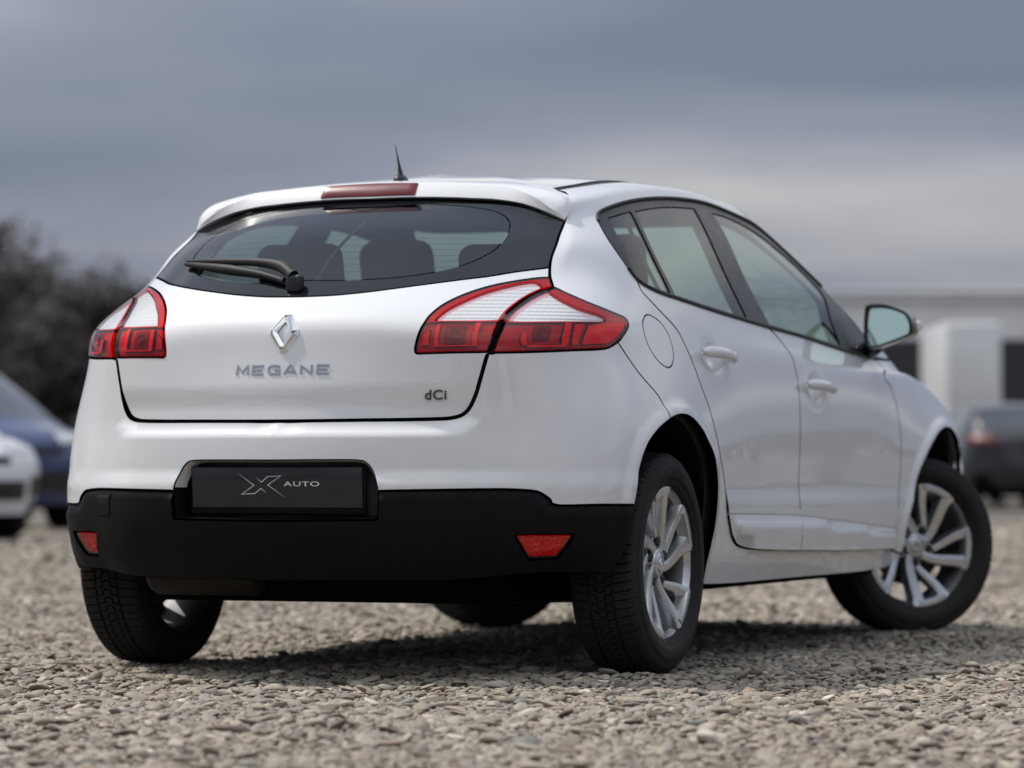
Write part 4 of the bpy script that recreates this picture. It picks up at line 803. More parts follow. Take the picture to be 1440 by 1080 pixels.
from_bm('cabin_floor', bm_box((1.1, 2.6, .04), (0, 1.2, .37), .01), M['interior'], car)
# ------------------------------------------------------------------ wheels
def make_tyre():
    R0 = .316; prof = [(-.084, .212), (-.0935, .222), (-.0955, .2235), (-.0985, .231), (-.1005, .237), (-.1020, .2375), (-.1035, .252), (-.1032, .268), (-.1015, .2755), (-.1000, .2765), (-.0975, .288), (-.0935, .298), (-.0875, .3055)]
    tr = [(x, R0 - .0065 * (abs(x) / .082) ** 2.6) for x in np.linspace(-.082, .082, 88)]
    prof = np.array(prof + tr + [(-x, r) for x, r in prof[::-1]]); K = len(prof); NA = 640
    th = np.arange(NA) * 2 * math.pi / NA; X = np.repeat(prof[None, :, 0], NA, 0); Rr = np.repeat(prof[None, :, 1], NA, 0).copy(); T = np.repeat(th[:, None], K, 1)
    pitch = 2 * math.pi / 76; ax = np.abs(X)
    def fr(a): return a - np.floor(a)
    onT = (ax < .094) & (Rr > .295)
    g = (np.abs(ax - .036) < .0034)                                            # two rings
    ph_c = T / pitch + np.where(ax < .013, .5 + ax / .013 * .25, ax * 12.)      # chevrons in the middle
    g |= (ax < .036) & (fr(ph_c) < .17)
    g |= (np.abs(ax - .013) < .0016) & (fr(T / pitch * 1.0 + .3) < .75)
    ph_s = T / pitch + .35 + (ax - .036) * 5. + .12 * (X > 0)
    g |= (ax >= .036) & (fr(ph_s) < .16)
    sip = (ax >= .036) & (np.abs(fr(ph_s) - .55) < .05) | (ax < .036) & (np.abs(fr(ph_c) - .58) < .05)
    Rr = Rr - np.where(onT & g, .0075 * np.clip((.096 - ax) / .012, .25, 1), 0) - np.where(onT & sip & ~g, .0022, 0)
    V = np.stack([X, Rr * np.cos(T), Rr * np.sin(T)], -1).reshape(-1, 3)
    i, k = np.meshgrid(np.arange(NA), np.arange(K - 1), indexing='ij'); j = (i + 1) % NA
    F = np.stack([i * K + k, i * K + k + 1, j * K + k + 1, j * K + k], -1).reshape(-1, 4)
    me = bpy.data.meshes.new('tyre'); me.from_pydata(V.tolist(), [], F.tolist()); me.polygons.foreach_set('use_smooth', [False] * len(F)); 
    sm = np.repeat((prof[:-1, 1] < .306)[None], NA, 0).reshape(-1); me.polygons.foreach_set('use_smooth', sm.tolist())
    me.materials.append(M['tyre']); return me
f_b = lambda g: math.sin(math.pi * g) * .6
def spoke_mesh():
    """five swirled pairs of spokes, joined at the rim, plus hub and outer ring face"""
    bm = bmesh.new()
    def ribbon(path, wid, zt, zb):
        """path of (r, deg), crowned bar; zt outer height"""
        n = len(path); P = [Vector((0, r * math.cos(math.radians(a)), r * math.sin(math.radians(a)))) for r, a in path]; rows = []
        for i, p in enumerate(P):
            t_ = (P[min(i + 1, n - 1)] - P[max(i - 1, 0)]).normalized(); s_ = Vector((1, 0, 0)).cross(t_); w_ = wid[i] / 2; z1, z0 = zt[i], zb[i]
            rows.append([bm.verts.new(p + s_ * a * w_ + Vector((z0 + (z1 - z0) * b, 0, 0))) for a, b in ((-1.3, 0), (-1.0, .80), (-.90, .95), (-.4, 1.), (.4, 1.), (.90, .95), (1.0, .80), (1.3, 0))])
        for A, B in zip(rows, rows[1:]):
            for q in range(7): bm.faces.new((A[q], A[q + 1], B[q + 1], B[q]))
        bm.faces.new(rows[0]); bm.faces.new(rows[-1][::-1])
    for k in range(5):
        a = 72 * k
        rs_ = np.linspace(.040, .207, 14); f = (rs_ - .04) / .167
        zt = .062 + .026 * f ** 1.5; zb = zt - .030
        ribbon([(r, a - 33 * (1 - g_) ** 2.2) for r, g_ in zip(rs_, f)], np.interp(f, [0, .3, .8, 1], [.029, .033, .039, .056]), zt, zb - .008)
        rb_ = np.linspace(.073, .207, 13); fb_ = (rb_ - .073) / .134; zt2 = .058 + .029 * fb_ ** 1.2
        ribbon([(r, a + 30 - 24 * (1 - g_) ** 2.8) for r, g_ in zip(rb_, fb_)], np.interp(fb_, [0, .3, .8, 1], [.021, .0265, .031, .048]), zt2, zt2 - .034)
        for q_ in range(1):
            ca, sa = math.cos(math.radians(a + 4)), math.sin(math.radians(a + 4)); ring0 = []
            for x_, r_ in ((.030, .021), (.050, .020), (.0515, .0185), (.0515, .0005)):
                ring0.append([bm.verts.new((x_, .058 * ca + r_ * math.cos(t_), .058 * sa + r_ * math.sin(t_))) for t_ in np.linspace(0, 2 * math.pi, 21)[:-1]])
            for A_, B_ in zip(ring0, ring0[1:]):
                for i_ in range(20): bm.faces.new((A_[i_], A_[(i_ + 1) % 20], B_[(i_ + 1) % 20], B_[i_]))
        ribbon([(.201, a + d_) for d_ in np.linspace(0, 30, 12)], [.030] * 12, [.0888] * 12, [.055] * 12)
    def rev(profile, n=80):
        rows = []
        for i in range(n):
            t_ = 2 * math.pi * i / n; rows.append([bm.verts.new((x, r * math.cos(t_), r * math.sin(t_))) for x, r in profile])
        for i in range(n):
            A, B = rows[i], rows[(i + 1) % n]
            for q in range(len(profile) - 1): bm.faces.new((A[q], A[q + 1], B[q + 1], B[q]))
    rev([(.03, .044), (.058, .042), (.064, .038), (.066, .029), (.060, .028)])                       # hub
    rev([(.062, .1985), (.074, .204), (.084, .2105), (.0915, .2135), (.0925, .2165), (.0895, .2195), (.078, .221)])   # barrel and lip
    bmesh.ops.recalc_face_normals(bm, faces=bm.faces)
    me = bpy.data.meshes.new('wheel'); bm.to_mesh(me); bm.free(); me.polygons.foreach_set('use_smooth', [True] * len(me.polygons)); me.materials.append(M['alloy']); return me
TY, WH = make_tyre(), spoke_mesh()
bm = bmesh.new(); bm.from_mesh(WH)
for v in bm.verts: v.co.y *= 1.04; v.co.z *= 1.04
for e_ in bm.edges:
    if len(e_.link_faces) == 2 and e_.calc_face_angle(0) > math.radians(38): e_.smooth = False
bm.to_mesh(WH); bm.free()
def data_mesh(name, V, F, m, smooth=True):
    me = bpy.data.meshes.new(name); me.from_pydata([tuple(v) for v in V], [], [tuple(f) for f in F]); me.polygons.foreach_set('use_smooth', [smooth] * len(F)); me.materials.append(m); return me
BARR = data_mesh('rim_barrel', *lathe([(x_, r_ * 1.04) for x_, r_ in ((-.09, .212), (-.088, .205), (-.05, .196), (.02, .190), (.050, .1925), (.062, .1985))], 72), M['alloy_in'])
DISC = data_mesh('brake_disc', *lathe([(-.005, .03), (-.005, .14), (.008, .14), (.008, .075), (.03, .07), (.03, .03)], 48), M['steel'])
CAP = data_mesh('centre_cap', *lathe([(.060, .0300), (.0655, .0285), (.067, .02), (.068, 0.0005)], 32), M['alloy'])
em = []
for ring_, h_ in ((ring_poly(.0105, .0145, .002), .0672), (ring_poly(.008, .011, .001), .0700), (ring_poly(.0048, .0068, .0003), .0676)): em += [(h_, x, z) for x, z in ring_]
EMB = data_mesh('cap_emblem', em, [(q * 8 + i, q * 8 + (i + 1) % 8, (q + 1) * 8 + (i + 1) % 8, (q + 1) * 8 + i) for q in range(2) for i in range(8)], M['chrome'], False)
BOLT = data_mesh('wheel_bolt', *lathe([(.040, .0115), (.060, .0115), (.062, .009), (.060, .0055), (.052, .0050), (.052, .0004)], 6), M['steel'], False)
POCK = data_mesh('bolt_seat', *lathe([(.0545, .0155), (.0562, .0150), (.0562, .0120), (.050, .0118)], 20), M['dark'])
LET = []
for i, ch in enumerate('DEBICA'):
    V_, F_ = text_mesh(ch, .034, .0006, .0016); a0_ = math.radians(22 - i * 8.2)   # arc along the sidewall
    w_ = np.ptp(V_[:, 0]); P_ = []
    for v in V_:
        rr_ = .250 + v[1] * .95; aa = a0_ - (v[0]) * 1.25 / .27; P_.append((.1030 + v[2] - .14 * max(0, rr_ - .262) - .16 * max(0, .25 - rr_), -rr_ * math.sin(aa) * -1, rr_ * math.cos(aa)))
    LET.append(data_mesh('sidewall_letter', P_, F_, M['tyre'], False))
def add_wheel(x, y, z, rz, spin, letters=False, flip=False):
    w_ = bpy.data.objects.new('wheel', WH); link(w_, car); w_.location = (x, y, z)
    w_.rotation_euler = Matrix.Rotation(rz + (math.pi if flip else 0), 3, 'Z').to_euler() if False else (Matrix.Rotation(rz + (math.pi if flip else 0), 3, 'Z') @ Matrix.Rotation(spin, 3, 'X')).to_euler()
    for nm, d_ in (('tyre', TY), ('rim_barrel', BARR), ('brake_disc', DISC), ('centre_cap', CAP), ('cap_emblem', EMB)):
        o_ = bpy.data.objects.new(nm, d_); link(o_, w_)
        if nm == 'cap_emblem': o_.rotation_euler = (-spin, 0, 0)
    for k in range(5):
        a = math.radians(72 * k + 4)
        for nm, d_ in (('wheel_bolt', BOLT), ('bolt_seat', POCK)):
            o_ = bpy.data.objects.new(nm, d_); link(o_, w_); o_.location = (.002 if nm == 'wheel_bolt' else -.002, .0603 * math.cos(a), .0603 * math.sin(a))
    if letters:
        for d_ in LET:
            o_ = bpy.data.objects.new('sidewall_letter', d_); link(o_, w_); o_.rotation_euler = (-spin, 0, 0)
    return w_
STEER = math.radians(-42)
add_wheel(.7735, 0, .311, 0, math.radians(87), True)
add_wheel(-.7735, 0, .311, 0, math.radians(20), flip=True)
add_wheel(.790, 2.690, .311, STEER, math.radians(270))
add_wheel(-.78, 2.63, .311, STEER * .85, math.radians(40), flip=True)
# ------------------------------------------------------------------ ground: one sheet to the horizon, gravel on it
FWD = np.array([-.38022, .92490]); RGT = np.array([.92490, .38022]); CAM2 = np.array([4.28178, -9.47771])
def ground_z(x, y):
    z = .010 * np.sin(x * 1.9 + .7 * y + 1.) + .008 * np.sin(.9 * x - 2.3 * y + 2.) + .006 * np.sin(4.1 * x + 3.3 * y) + .004 * np.sin(7.3 * x - 5.1 * y + .4)
    keep = np.ones_like(x)
    for wx, wy in ((.77, 0), (-.77, 0), (.78, 2.65), (-.78, 2.65)): keep = keep * (1 - .85 * np.exp(-(((x - wx) / .35) ** 2 + ((y - wy) / .35) ** 2)))
    far = np.clip(1 - (np.hypot(x - 2, y - 2) - 14) / 20, 0, 1)
    pile = .024 * np.exp(-(((x - .88) / .30) ** 2 + ((y - 2.42) / .34) ** 2)) + .010 * np.exp(-(((x - .85) / .2) ** 2 + ((y + .30) / .12) ** 2))
    return z * keep * far - .014 + pile
def lin(a, b, n): return np.linspace(a, b, n)
gx = np.concatenate([[-2500, -900, -300, -120, -60, -35], lin(-24, -6, 10), lin(-5, 8, 105), lin(9, 20, 8), [35, 60, 120, 300, 900, 2500]])
gy = np.concatenate([[-900, -200, -60, -25], lin(-14, -10, 4), lin(-9, 8, 137), lin(9, 30, 12), [45, 70, 120, 250, 600, 1500, 3500]])
GX, GY = np.meshgrid(gx, gy); GZ = ground_z(GX, GY); a_, b_ = len(gx), len(gy)
gm = mat('gravel_ground', (.13, .112, .09), .95, noise=(22, .35), bump=(60, .6, .02))
ground = mesh('ground', np.stack([GX, GY, GZ], -1).reshape(-1, 3), [(j * a_ + i, j * a_ + i + 1, (j + 1) * a_ + i + 1, (j + 1) * a_ + i) for j in range(b_ - 1) for i in range(a_ - 1)], gm)
tag(ground, kind='structure')
# stone material: colour from a random number per stone, mottled
sm = bpy.data.materials.new('stone'); sm.use_nodes = True; nt = sm.node_tree; bs = nt.nodes['Principled BSDF']; bs.inputs['Roughness'].default_value = .8; bs.inputs['Specular IOR Level'].default_value = .3
oi = nt.nodes.new('ShaderNodeObjectInfo'); rp = nt.nodes.new('ShaderNodeValToRGB'); rp.color_ramp.interpolation = 'LINEAR'
cols = [(0, (.10, .088, .074)), (.12, (.26, .225, .178)), (.35, (.36, .312, .248)), (.55, (.30, .264, .214)), (.7, (.42, .368, .295)), (.82, (.21, .20, .182)), (.92, (.31, .235, .175)), (1, (.60, .545, .46))]
for i, (p_, c_) in enumerate(cols):
    e_ = rp.color_ramp.elements[i] if i < 2 else rp.color_ramp.elements.new(p_)
    e_.position = p_; e_.color = (*c_, 1)
for p_, c_ in cols:
    for e_ in rp.color_ramp.elements:
        if abs(e_.position - p_) < 1e-4: e_.color = (*c_, 1)
nt.links.new(oi.outputs['Random'], rp.inputs[0])
ge = nt.nodes.new('ShaderNodeNewGeometry'); nz = nt.nodes.new('ShaderNodeTexNoise'); nz.inputs['Scale'].default_value = 75; nz.inputs['Detail'].default_value = 6; nt.links.new(ge.outputs['Position'], nz.inputs['Vector'])
mr = nt.nodes.new('ShaderNodeMapRange'); mr.inputs[1].default_value = .25; mr.inputs[2].default_value = .75; mr.inputs[3].default_value = .72; mr.inputs[4].default_value = 1.22; nt.links.new(nz.outputs['Fac'], mr.inputs[0])
hs = nt.nodes.new('ShaderNodeHueSaturation'); nt.links.new(rp.outputs[0], hs.inputs['Color']); nt.links.new(mr.outputs[0], hs.inputs['Value']); nt.links.new(hs.outputs[0], bs.inputs['Base Color'])
bpn = nt.nodes.new('ShaderNodeBump'); bpn.inputs['Strength'].default_value = .5; bpn.inputs['Distance'].default_value = .003; nt.links.new(nz.outputs['Fac'], bpn.inputs['Height']); nt.links.new(bpn.outputs[0], bs.inputs['Normal'])
# twelve stone shapes, unit length
STONES = []; proto = bpy.data.collections.new('stone_shapes')
for k in range(12):
    bm = bmesh.new(); bmesh.ops.create_icosphere(bm, subdivisions=3, radius=.5); rs = np.random.default_rng(100 + k)
    cut_n = [Vector(rs.normal(size=3)).normalized() for _ in range(7)]; cut_d = rs.uniform(.24, .44, 7); wv = rs.normal(size=(4, 3)) * 3; wp_ = rs.uniform(0, 6, 4)
    for v in bm.verts:
        p = v.co.copy()
        for n_, d_ in zip(cut_n, cut_d):
            e_ = p.dot(n_) - d_
            if e_ > 0: p -= n_ * e_ * (.75 if k % 3 else .95)
        q = sum(math.sin(Vector(w_).dot(p) + f_) for w_, f_ in zip(wv, wp_)) * .018
        p = p * (1 + q); v.co = Vector((p.x, p.y * rs.uniform(.70, .70) if False else p.y * (.62 + .03 * (k % 6)), p.z * (.25 + .035 * (k % 5))))
    me = bpy.data.meshes.new('stone'); bm.to_mesh(me); bm.free(); me.polygons.foreach_set('use_smooth', [True] * len(me.polygons)); me.materials.append(sm); STONES.append(me)
    po = bpy.data.objects.new('stone_shape_%02d' % k, me); proto.objects.link(po)
def scatter(d0, d1, cell, smin, smax, zoff, rng):
    nd = int((d1 - d0) / cell); pts = []
    for i in range(nd):
        d = d0 + (i + .5) * cell; hw = .168 * d + .75; n_ = int(2 * hw / cell)
        l = (np.arange(n_) + .5) * cell - hw
        pts.append(np.stack([np.full(n_, d), l], 1))
    P = np.vstack(pts) + rng.uniform(-.5, .5, (sum(map(len, pts)), 2)) * cell * .95
    xy = CAM2 + P[:, :1] * FWD + P[:, 1:] * RGT; n_ = len(xy)
    s_ = smin + (smax - smin) * rng.beta(1.6, 3.2, n_)
    z = ground_z(xy[:, 0], xy[:, 1]) + zoff + s_ * .10
    rot = np.stack([rng.normal(0, .22, n_), rng.normal(0, .22, n_), rng.uniform(0, 6.283, n_)], 1)
    scl = s_[:, None] * rng.uniform(.85, 1.15, (n_, 3))
    return np.column_stack([xy, z]), rot, scl, rng.integers(0, 12, n_), P[:, 0], P[:, 1]
lay = [scatter(5.6, 9.4, .0150, .007, .020, .004, RNG), scatter(5.6, 9.0, .0215, .014, .052, .002, RNG), scatter(9.0, 14.5, .025, .016, .054, .002, RNG), scatter(14.5, 22, .045, .03, .08, .0, RNG), scatter(22, 40, .10, .05, .14, .0, RNG),
       scatter(5.6, 10.5, .13, .045, .080, .006, RNG), scatter(10.5, 16, .20, .045, .08, .006, RNG)]
PT, RT, SL, IX, DD, LT = (np.concatenate([l[i] for l in lay]) for i in range(6))
# keep the tyres' footprints free of stones that would poke through
bad = np.zeros(len(PT), bool)
for wx, wy, rz in ((.7735, 0, 0), (-.7735, 0, 0), (.790, 2.690, STEER), (-.78, 2.63, STEER * .85)):
    dx, dy = PT[:, 0] - wx, PT[:, 1] - wy; lx = dx * math.cos(rz) + dy * math.sin(rz); ly = -dx * math.sin(rz) + dy * math.cos(rz)
    hz = .311 - np.sqrt(np.maximum(0, .316 ** 2 - ly ** 2)); bad |= (np.abs(lx) < .115) & (np.abs(ly) < .16) & (PT[:, 2] + SL.max(1) * .2 > hz + .004)
PT[bad, 2] -= .012
# the 300 stones that show largest are objects of their own; the rest is one mass
infr = (np.abs(LT) < .144 * DD) & (DD > 6.86) & (DD < 9)
score = np.where(infr, SL[:, 0] / DD, 0); big = np.argsort(-score)[:300]
for i in big:
    o_ = bpy.data.objects.new('stone', STONES[IX[i]]); link(o_, ground); o_.location = PT[i]; o_.rotation_euler = RT[i]; o_.scale = SL[i]
rest = np.ones(len(PT), bool); rest[big] = False
gme = bpy.data.meshes.new('gravel'); gme.from_pydata(PT[rest].tolist(), [], [])
for nm, ty, dat in (('rot', 'FLOAT_VECTOR', RT[rest]), ('scl', 'FLOAT_VECTOR', SL[rest]), ('idx', 'INT', IX[rest])):
    at = gme.attributes.new(nm, ty, 'POINT'); at.data.foreach_set('vector' if ty != 'INT' else 'value', np.ascontiguousarray(dat).ravel().astype(np.int32 if ty == 'INT' else np.float32))
gravel = link(bpy.data.objects.new('gravel', gme)); tag(gravel, 'grey beige river gravel covering the yard', 'gravel', kind='stuff')
ng = bpy.data.node_groups.new('gravel_instances', 'GeometryNodeTree')
ng.interface.new_socket('Geometry', in_out='INPUT', socket_type='NodeSocketGeometry'); ng.interface.new_socket('Geometry', in_out='OUTPUT', socket_type='NodeSocketGeometry')
gi, go = ng.nodes.new('NodeGroupInput'), ng.nodes.new('NodeGroupOutput'); ip = ng.nodes.new('GeometryNodeInstanceOnPoints')
ci = ng.nodes.new('GeometryNodeCollectionInfo'); ci.inputs['Collection'].default_value = proto; ci.inputs['Separate Children'].default_value = True; ci.inputs['Reset Children'].default_value = True
def na(n_, ty):
    x = ng.nodes.new('GeometryNodeInputNamedAttribute'); x.data_type = ty; x.inputs['Name'].default_value = n_; return x.outputs['Attribute']
eu = ng.nodes.new('FunctionNodeEulerToRotation'); ng.links.new(na('rot', 'FLOAT_VECTOR'), eu.inputs[0])
ng.links.new(gi.outputs[0], ip.inputs['Points']); ng.links.new(ci.outputs[0], ip.inputs['Instance']); ip.inputs['Pick Instance'].default_value = True
ng.links.new(na('idx', 'INT'), ip.inputs['Instance Index']); ng.links.new(eu.outputs[0], ip.inputs['Rotation']); ng.links.new(na('scl', 'FLOAT_VECTOR'), ip.inputs['Scale'])
ng.links.new(ip.outputs[0], go.inputs[0])
gmod = gravel.modifiers.new('stones', 'NODES'); gmod.node_group = ng
# ------------------------------------------------------------------ background, far out of focus
def place(px, d):
    """ground point seen at picture column px (1440 wide) and distance d along the view"""
    l = (px - 720) / 4989.5 * d; q = CAM2 + FWD * d + RGT * l; return q
VIEW = math.atan2(FWD[1], FWD[0])
BGM = dict(glass=mat('far_glass', (.03, .035, .04), .08, coat=.8), lamp=mat('far_headlamp', (.55, .56, .58), .12, coat=.6), tail=mat('far_tail_lamp', (.10, .008, .010), .4, coat=.1), grille=mat('far_grille', (.012, .012, .013), .4), tyre=M['rubber'], rim=M['alloy'])
BGPAINT = {}
def bg_mesh(name, us, vs, h, skip=None):
    U, W = np.meshgrid(us, vs); X, _, _, n = S(U.ravel(), W.ravel()); V = X + h * n; V = V - [0, 1.3, 0]; a, b = len(us), len(vs); F = []
    for j in range(b - 1):
        for i in range(a - 1):
            f = (j * a + i, (j + 1) * a + i, (j + 1) * a + i + 1, j * a + i + 1)
            if skip is not None:
                c = V[list(f)].mean(0)
                if skip(c): continue
            F.append(f)
    return V, F
def in_arch(c): return any((c[1] - y) ** 2 + (c[2] - .33) ** 2 < .37 ** 2 for y in (-1.3, 1.36)) and abs(c[0]) > .5
us_full = np.linspace(0, 34, 137)
BG = dict(
    body=bg_mesh('body', us_full, np.linspace(0, 6.02, 40), 0, in_arch), roof=bg_mesh('roof', us_full, np.linspace(8.0, 11, 12), 0),
    windscreen=bg_mesh('windscreen', np.linspace(-3.3, 3.3, 24), np.linspace(6, 8.05, 8), -.004), side=bg_mesh('side_window', np.linspace(4.3, 11.2, 30), np.linspace(6, 8.05, 8), -.004),
    rear=bg_mesh('rear_window', np.linspace(14, 20, 24), np.linspace(6.1, 8.05, 8), -.004), pillar_f=bg_mesh('pillar', np.linspace(3.3, 4.3, 5), np.linspace(6, 8.05, 8), 0), pillar_r=bg_mesh('pillar', np.linspace(11.2, 14, 10), np.linspace(6, 8.05, 8), 0),
    headlamp=bg_mesh('headlamp', np.linspace(1.3, 3.5, 12), np.linspace(3.6, 4.45, 6), .006), tail=bg_mesh('tail_lamp', np.linspace(12, 15, 12), np.linspace(4, 5.4, 6), .006),
    grille=bg_mesh('grille', np.linspace(-1.3, 1.3, 12), np.linspace(2.8, 3.4, 4), .006), intake=bg_mesh('air_intake', np.linspace(-1.9, 1.9, 16), np.linspace(.7, 1.7, 4), .006), fog=bg_mesh('fog_lamp_bezel', np.linspace(2.2, 2.9, 6), np.linspace(.9, 2.0, 4), .006))
tv, tf = lathe([(-.09, .21), (-.1, .27), (-.08, .312), (.08, .312), (.1, .27), (.09, .21)], 32); rv, rf = lathe([(.06, .0005), (.07, .05), (.05, .18), (.088, .212)], 32)
def data_of(key, m):
    V, F = BG[key]; me = bpy.data.meshes.new(key); me.from_pydata(np.asarray(V).tolist(), [], F); me.polygons.foreach_set('use_smooth', [True] * len(F)); me.materials.append(m); return me
BGD = {}
def bgcar(name, label, paint, xy, heading, scale=(1, 1, 1), group='cars parked in the background', cat='car', glass_key='glass'):
    root = tag(empty(name, (xy[0], xy[1], 0), heading), label, cat, group); root.scale = scale
    if paint not in BGPAINT: BGPAINT[paint] = mat('far_paint', paint, .25, coat=.8)
    def part(nm, key, m, mirror=False):
        kk = (key, m.name)
        if kk not in BGD: BGD[kk] = data_of(key, m)
        o = bpy.data.objects.new(nm, BGD[kk]); link(o, root)
        if mirror: o.scale = (-1, 1, 1)
        return o
    P = BGPAINT[paint]
    part('body', 'body', P); part('roof', 'roof', P)
    for mi in (False, True): part('roof', 'roof', P, True) if mi else None; part('pillar', 'pillar_f', P, mi); part('pillar', 'pillar_r', P, mi); part('side_window', 'side', BGM['glass'], mi); part('headlamp', 'headlamp', BGM['lamp'], mi); part('tail_lamp', 'tail', BGM['tail'], mi); part('fog_lamp_bezel', 'fog', BGM['grille'], mi)
    part('windscreen', 'windscreen', BGM['glass']); part('rear_window', 'rear', BGM['glass']); part('grille', 'grille', BGM['grille']); part('air_intake', 'intake', BGM['grille'])
    if 'under' not in BGD:
        bm = bm_box((1.5, 3.9, .3), (0, 0, .33), .03); me = bpy.data.meshes.new('underbody'); bm.to_mesh(me); bm.free(); me.materials.append(M['dark']); BGD['under'] = me
        BGD['tyre'] = data_mesh('tyre', tv, tf, M['tyre']); BGD['rim'] = data_mesh('rim', rv, rf, M['alloy'])
    link(bpy.data.objects.new('underbody', BGD['under']), root)
    for sx in (1, -1):
        for wy in (-1.3, 1.36):
            w_ = bpy.data.objects.new('wheel', BGD['tyre']); link(w_, root); w_.location = (sx * .78, wy, .312); w_.rotation_euler = (0, 0, 0 if sx > 0 else math.pi)
            link(bpy.data.objects.new('rim', BGD['rim']), w_)
    return root
def toward(deg): return VIEW - math.pi / 2 + math.radians(deg)      # heading relative to the view direction; 180 faces the camera
bgcar('parked_car', 'white car with its nose at the left edge of the photo', (.72, .73, .74), place(-206, 31.5), toward(216), (1, 1, .97))
bgcar('parked_car', 'dark blue car behind the white car at the left edge', (.008, .020, .10), place(-88, 37), toward(212), (1.02, 1, 1.14))
bgcar('parked_car', 'dark grey car with red tail lamps right of the front wheel', (.006, .006, .007), place(1402, 55), toward(4), (1, 1, 1.1))
bgcar('parked_car', 'white car at the right edge of the photo', (.70, .70, .70), place(1478, 66), toward(30))
bgcar('parked_car', 'dark car behind the mirror in the background', (.03, .032, .036), place(1318, 60), toward(160))
# long low building on the right
bx, by = place(1395, 92); hall = tag(empty('warehouse', (bx, by, 0), VIEW - math.pi / 2), 'long pale low building with dark gates on the right', 'building')
wallm = mat('pale_cladding', (.80, .81, .82), .7, noise=(.8, .06)); darkm = mat('dark_gate', (.03, .032, .036), .5)
from_bm('wall', bm_box((13.0, 8, 5.2), (0, 4, 2.6), .02), wallm, hall, smooth=False)
from_bm('roof', bm_box((13.3, 8.3, .12), (0, 4, 5.26), .03), mat('roof_sheet', (.78, .79, .80), .5), hall, smooth=False)
from_bm('gutter', bm_box((13.2, .10, .10), (0, -.12, 5.08), .02), wallm, hall, smooth=False)
for x, w_, h_ in ((-2.6, 1.5, 4.0), (.75, 1.6, 4.0), (4.6, 3.6, 4.0)):
    g_ = from_bm('gate', bm_box((w_, .08, h_), (x, -.03, h_ / 2), .01), darkm, hall, smooth=False)
    for k in range(4): from_bm('gate_rail', bm_box((w_ * .96, .04, .05), (x, -.08, .4 + k * h_ * .24), .008), M['steel'], g_, smooth=False)
# trees on the left, bare and dark in early spring
twig = mat('bare_twigs', (.135, .122, .114), .9, noise=(3, .3)); bark = mat('bark', (.06, .05, .042), .95, noise=(8, .3)); ever = mat('evergreen', (.085, .080, .075), .9, noise=(2, .4))
def make_tree(seed, h, spread, dense, m):
    rng = np.random.default_rng(seed); V = []; F = []; tips = []
    def limb(p, d, L, r, lev):
        pts = [p]; q = p.copy(); dd = d.copy()
        for _ in range(4): dd = dd + rng.normal(0, .10, 3); dd /= np.linalg.norm(dd); q = q + dd * L / 4; pts.append(q.copy())
        v_, f_ = tube(pts, list(np.linspace(r, r * .5, 5)), 6, False); b0 = len(V); V.extend(v_); F.extend([tuple(i + b0 for i in f) for f in f_])
        if lev == 3: tips.extend(pts[1:]); return
        for k in range(5 if lev else 7):
            t_ = rng.uniform(.35, 1.); i = min(3, int(t_ * 4)); a = rng.normal(size=3); a[2] = abs(a[2]) * .6; nd = dd * .5 + a / np.linalg.norm(a) * spread; nd /= np.linalg.norm(nd); limb(pts[i] + (pts[i + 1] - pts[i]) * (t_ * 4 - i if t_ < 1 else 1), nd, L * rng.uniform(.5, .68), r * .5, lev + 1)
    limb(np.zeros(3), np.array([0, 0, 1.]), h * .48, h * .022, 0)
    T = np.array(tips); idx = rng.integers(0, len(T), dense); c = T[idx] + rng.normal(0, h * .03, (dense, 3)); d1 = rng.normal(size=(dense, 3)); d2 = rng.normal(size=(dense, 3)); d1 *= (h * rng.uniform(.012, .03, (dense, 1))) / np.linalg.norm(d1, axis=1, keepdims=True); d2 *= (h * .008) / np.linalg.norm(d2, axis=1, keepdims=True)
    CV = np.stack([c - d1, c + d2, c + d1, c - d2], 1).reshape(-1, 3); CF = [(4 * i, 4 * i + 1, 4 * i + 2, 4 * i + 3) for i in range(dense)]
    return data_mesh('trunk', V, F, bark), data_mesh('crown', CV, CF, m, False)
TREES = [make_tree(1, 1., .8, 5200, twig), make_tree(2, 1., .7, 8000, twig), make_tree(3, 1., .9, 11000, ever)]
def tree(px, d, h, k, label, wide=1.):
    q = place(px, d); r_ = tag(empty('tree', (q[0], q[1], -.1), random.uniform(0, 6)), label, 'tree', 'trees behind the yard'); r_.scale = (h * wide, h * wide, h)
    for nm, d_ in zip(('trunk', 'crown'), TREES[k]): link(bpy.data.objects.new(nm, d_), r_)
tree(18, 95, 9.2, 0, 'tall bare tree at the left edge of the photo', .9)
for i, (px, d, h, k, w_) in enumerate(((-40, 110, 9.2, 1, 1.2), (72, 118, 8.6, 2, 1.3), (112, 122, 8.8, 1, 1.4), (150, 112, 8.2, 2, 1.3), (192, 120, 8.6, 2, 1.3), (240, 125, 8.6, 1, 1.3))):
    tree(px, d, h, k, ('%s tree, %s from the left in the row behind the yard' % (('bare', 'bare', 'dark')[k], ('first', 'second', 'third', 'fourth', 'fifth', 'sixth', 'seventh', 'eighth', 'ninth')[i])), w_)
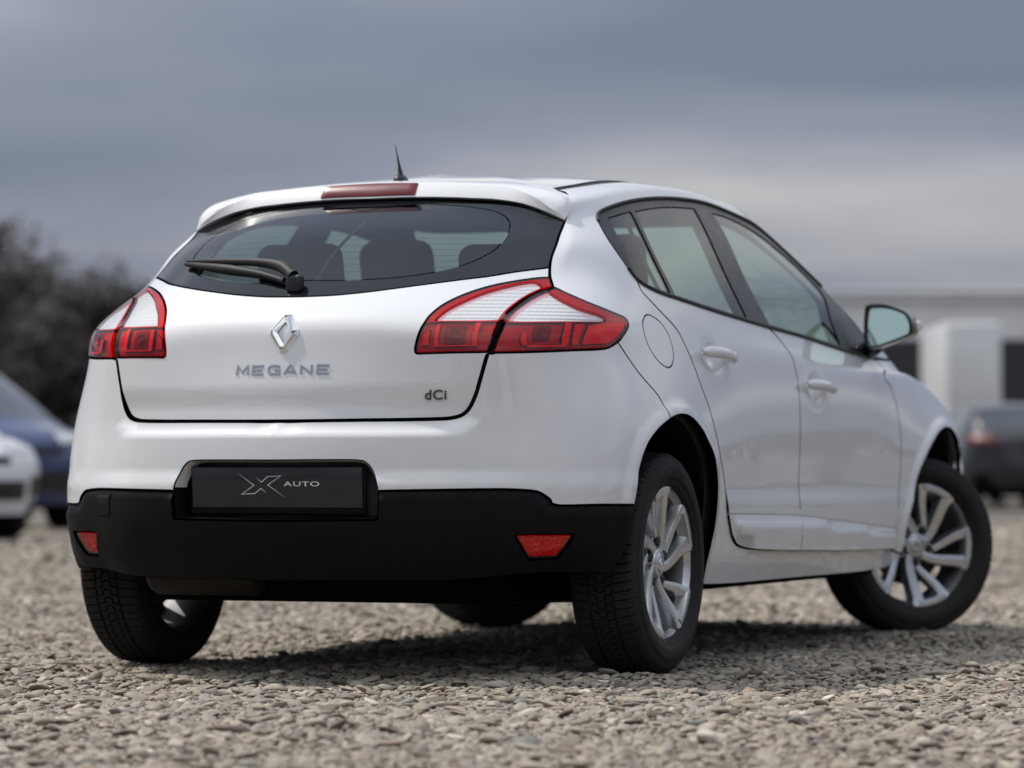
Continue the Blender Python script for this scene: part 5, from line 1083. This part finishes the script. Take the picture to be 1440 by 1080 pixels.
# white box van in front of the building
vx, vy = place(1338, 70); van = tag(empty('box_van', (vx, vy, 0), toward(1)), 'white box van standing before the pale building', 'van')
wv_ = mat('van_white', (.74, .75, .75), .3, coat=.5, noise=(2, .05))
from_bm('cargo_box', bm_box((1.05, 3.6, 2.5), (0, -1.2, 2.15), .06), wv_, van); from_bm('cab', bm_box((1.2, 1.7, 1.7), (0, 1.7, 1.3), .25, 5), wv_, van)
from_bm('chassis', bm_box((1.1, 5.2, .3), (0, .1, .62), .04), M['dark'], van); from_bm('rear_door', bm_box((.9, .03, 1.1), (0, -3.01, 2.5), .01), wv_, van); from_bm('windscreen', bm_box((1.0, .06, .6), (0, 2.53, 1.7), .02), BGM['glass'], van)
for sx in (1, -1):
    from_bm('tail_lamp', bm_box((.16, .05, .3), (sx * .5, -3.02, .85), .02), BGM['tail'], van)
    for wy in (-1.9, 1.9):
        w_ = bpy.data.objects.new('wheel', BGD['tyre']); link(w_, van); w_.location = (sx * .52, wy, .312); link(bpy.data.objects.new('rim', BGD['rim']), w_)
# cars on the right of the yard, outside the frame: only their reflections show in the white doors
for i, (x_, y_, hd, col, lb) in enumerate(((9.2, .6, 88, (.60, .61, .62), 'light grey car outside the frame, mirrored in the rear door'), (9.6, 3.6, 94, (.02, .022, .025), 'black car outside the frame, mirrored in the front door'), (9.3, 6.8, 85, (.10, .012, .014), 'dark red car outside the frame, mirrored in the front wing'))):
    bgcar('parked_car', lb, col, (x_, y_), math.radians(hd), group='cars parked across the yard')
# far wood: a low belt of bare trees all round the horizon, made nearer and higher, unseen, behind the camera for its dark reflection in the paint
V = []; F = []; rw = np.random.default_rng(5)
for i in range(26000):
    az = rw.uniform(-math.pi, math.pi); back = .5 - .5 * math.cos(az); d = rw.uniform(380, 460) - 290 * back; l_ = math.tan(0); dirv = FWD * math.cos(az) + RGT * math.sin(az); q = CAM2 + dirv * d; px = az * 2800
    hmax = (6.0 + 1.8 * math.sin(px * .011) + 1.3 * math.sin(px * .037 + 1)) * (1 + .9 * back); z = hmax * rw.uniform(0, 1) ** .7; a = rw.uniform(0, 6.28); s_ = rw.uniform(.6, 1.5)
    b0 = len(V); V += [(q[0] - math.cos(a) * s_, q[1] - math.sin(a) * s_, z - s_ * .5), (q[0] + math.cos(a) * s_, q[1] + math.sin(a) * s_, z - s_ * .4), (q[0] + math.cos(a) * s_ * .6, q[1] + math.sin(a) * s_ * .6, z + s_ * .7), (q[0] - math.cos(a) * s_ * .7, q[1] - math.sin(a) * s_ * .7, z + s_ * .6)]; F.append((b0, b0 + 1, b0 + 2, b0 + 3))
tag(mesh('far_wood', V, F, twig, smooth=False), 'strip of far wood along the horizon', 'wood', kind='stuff')
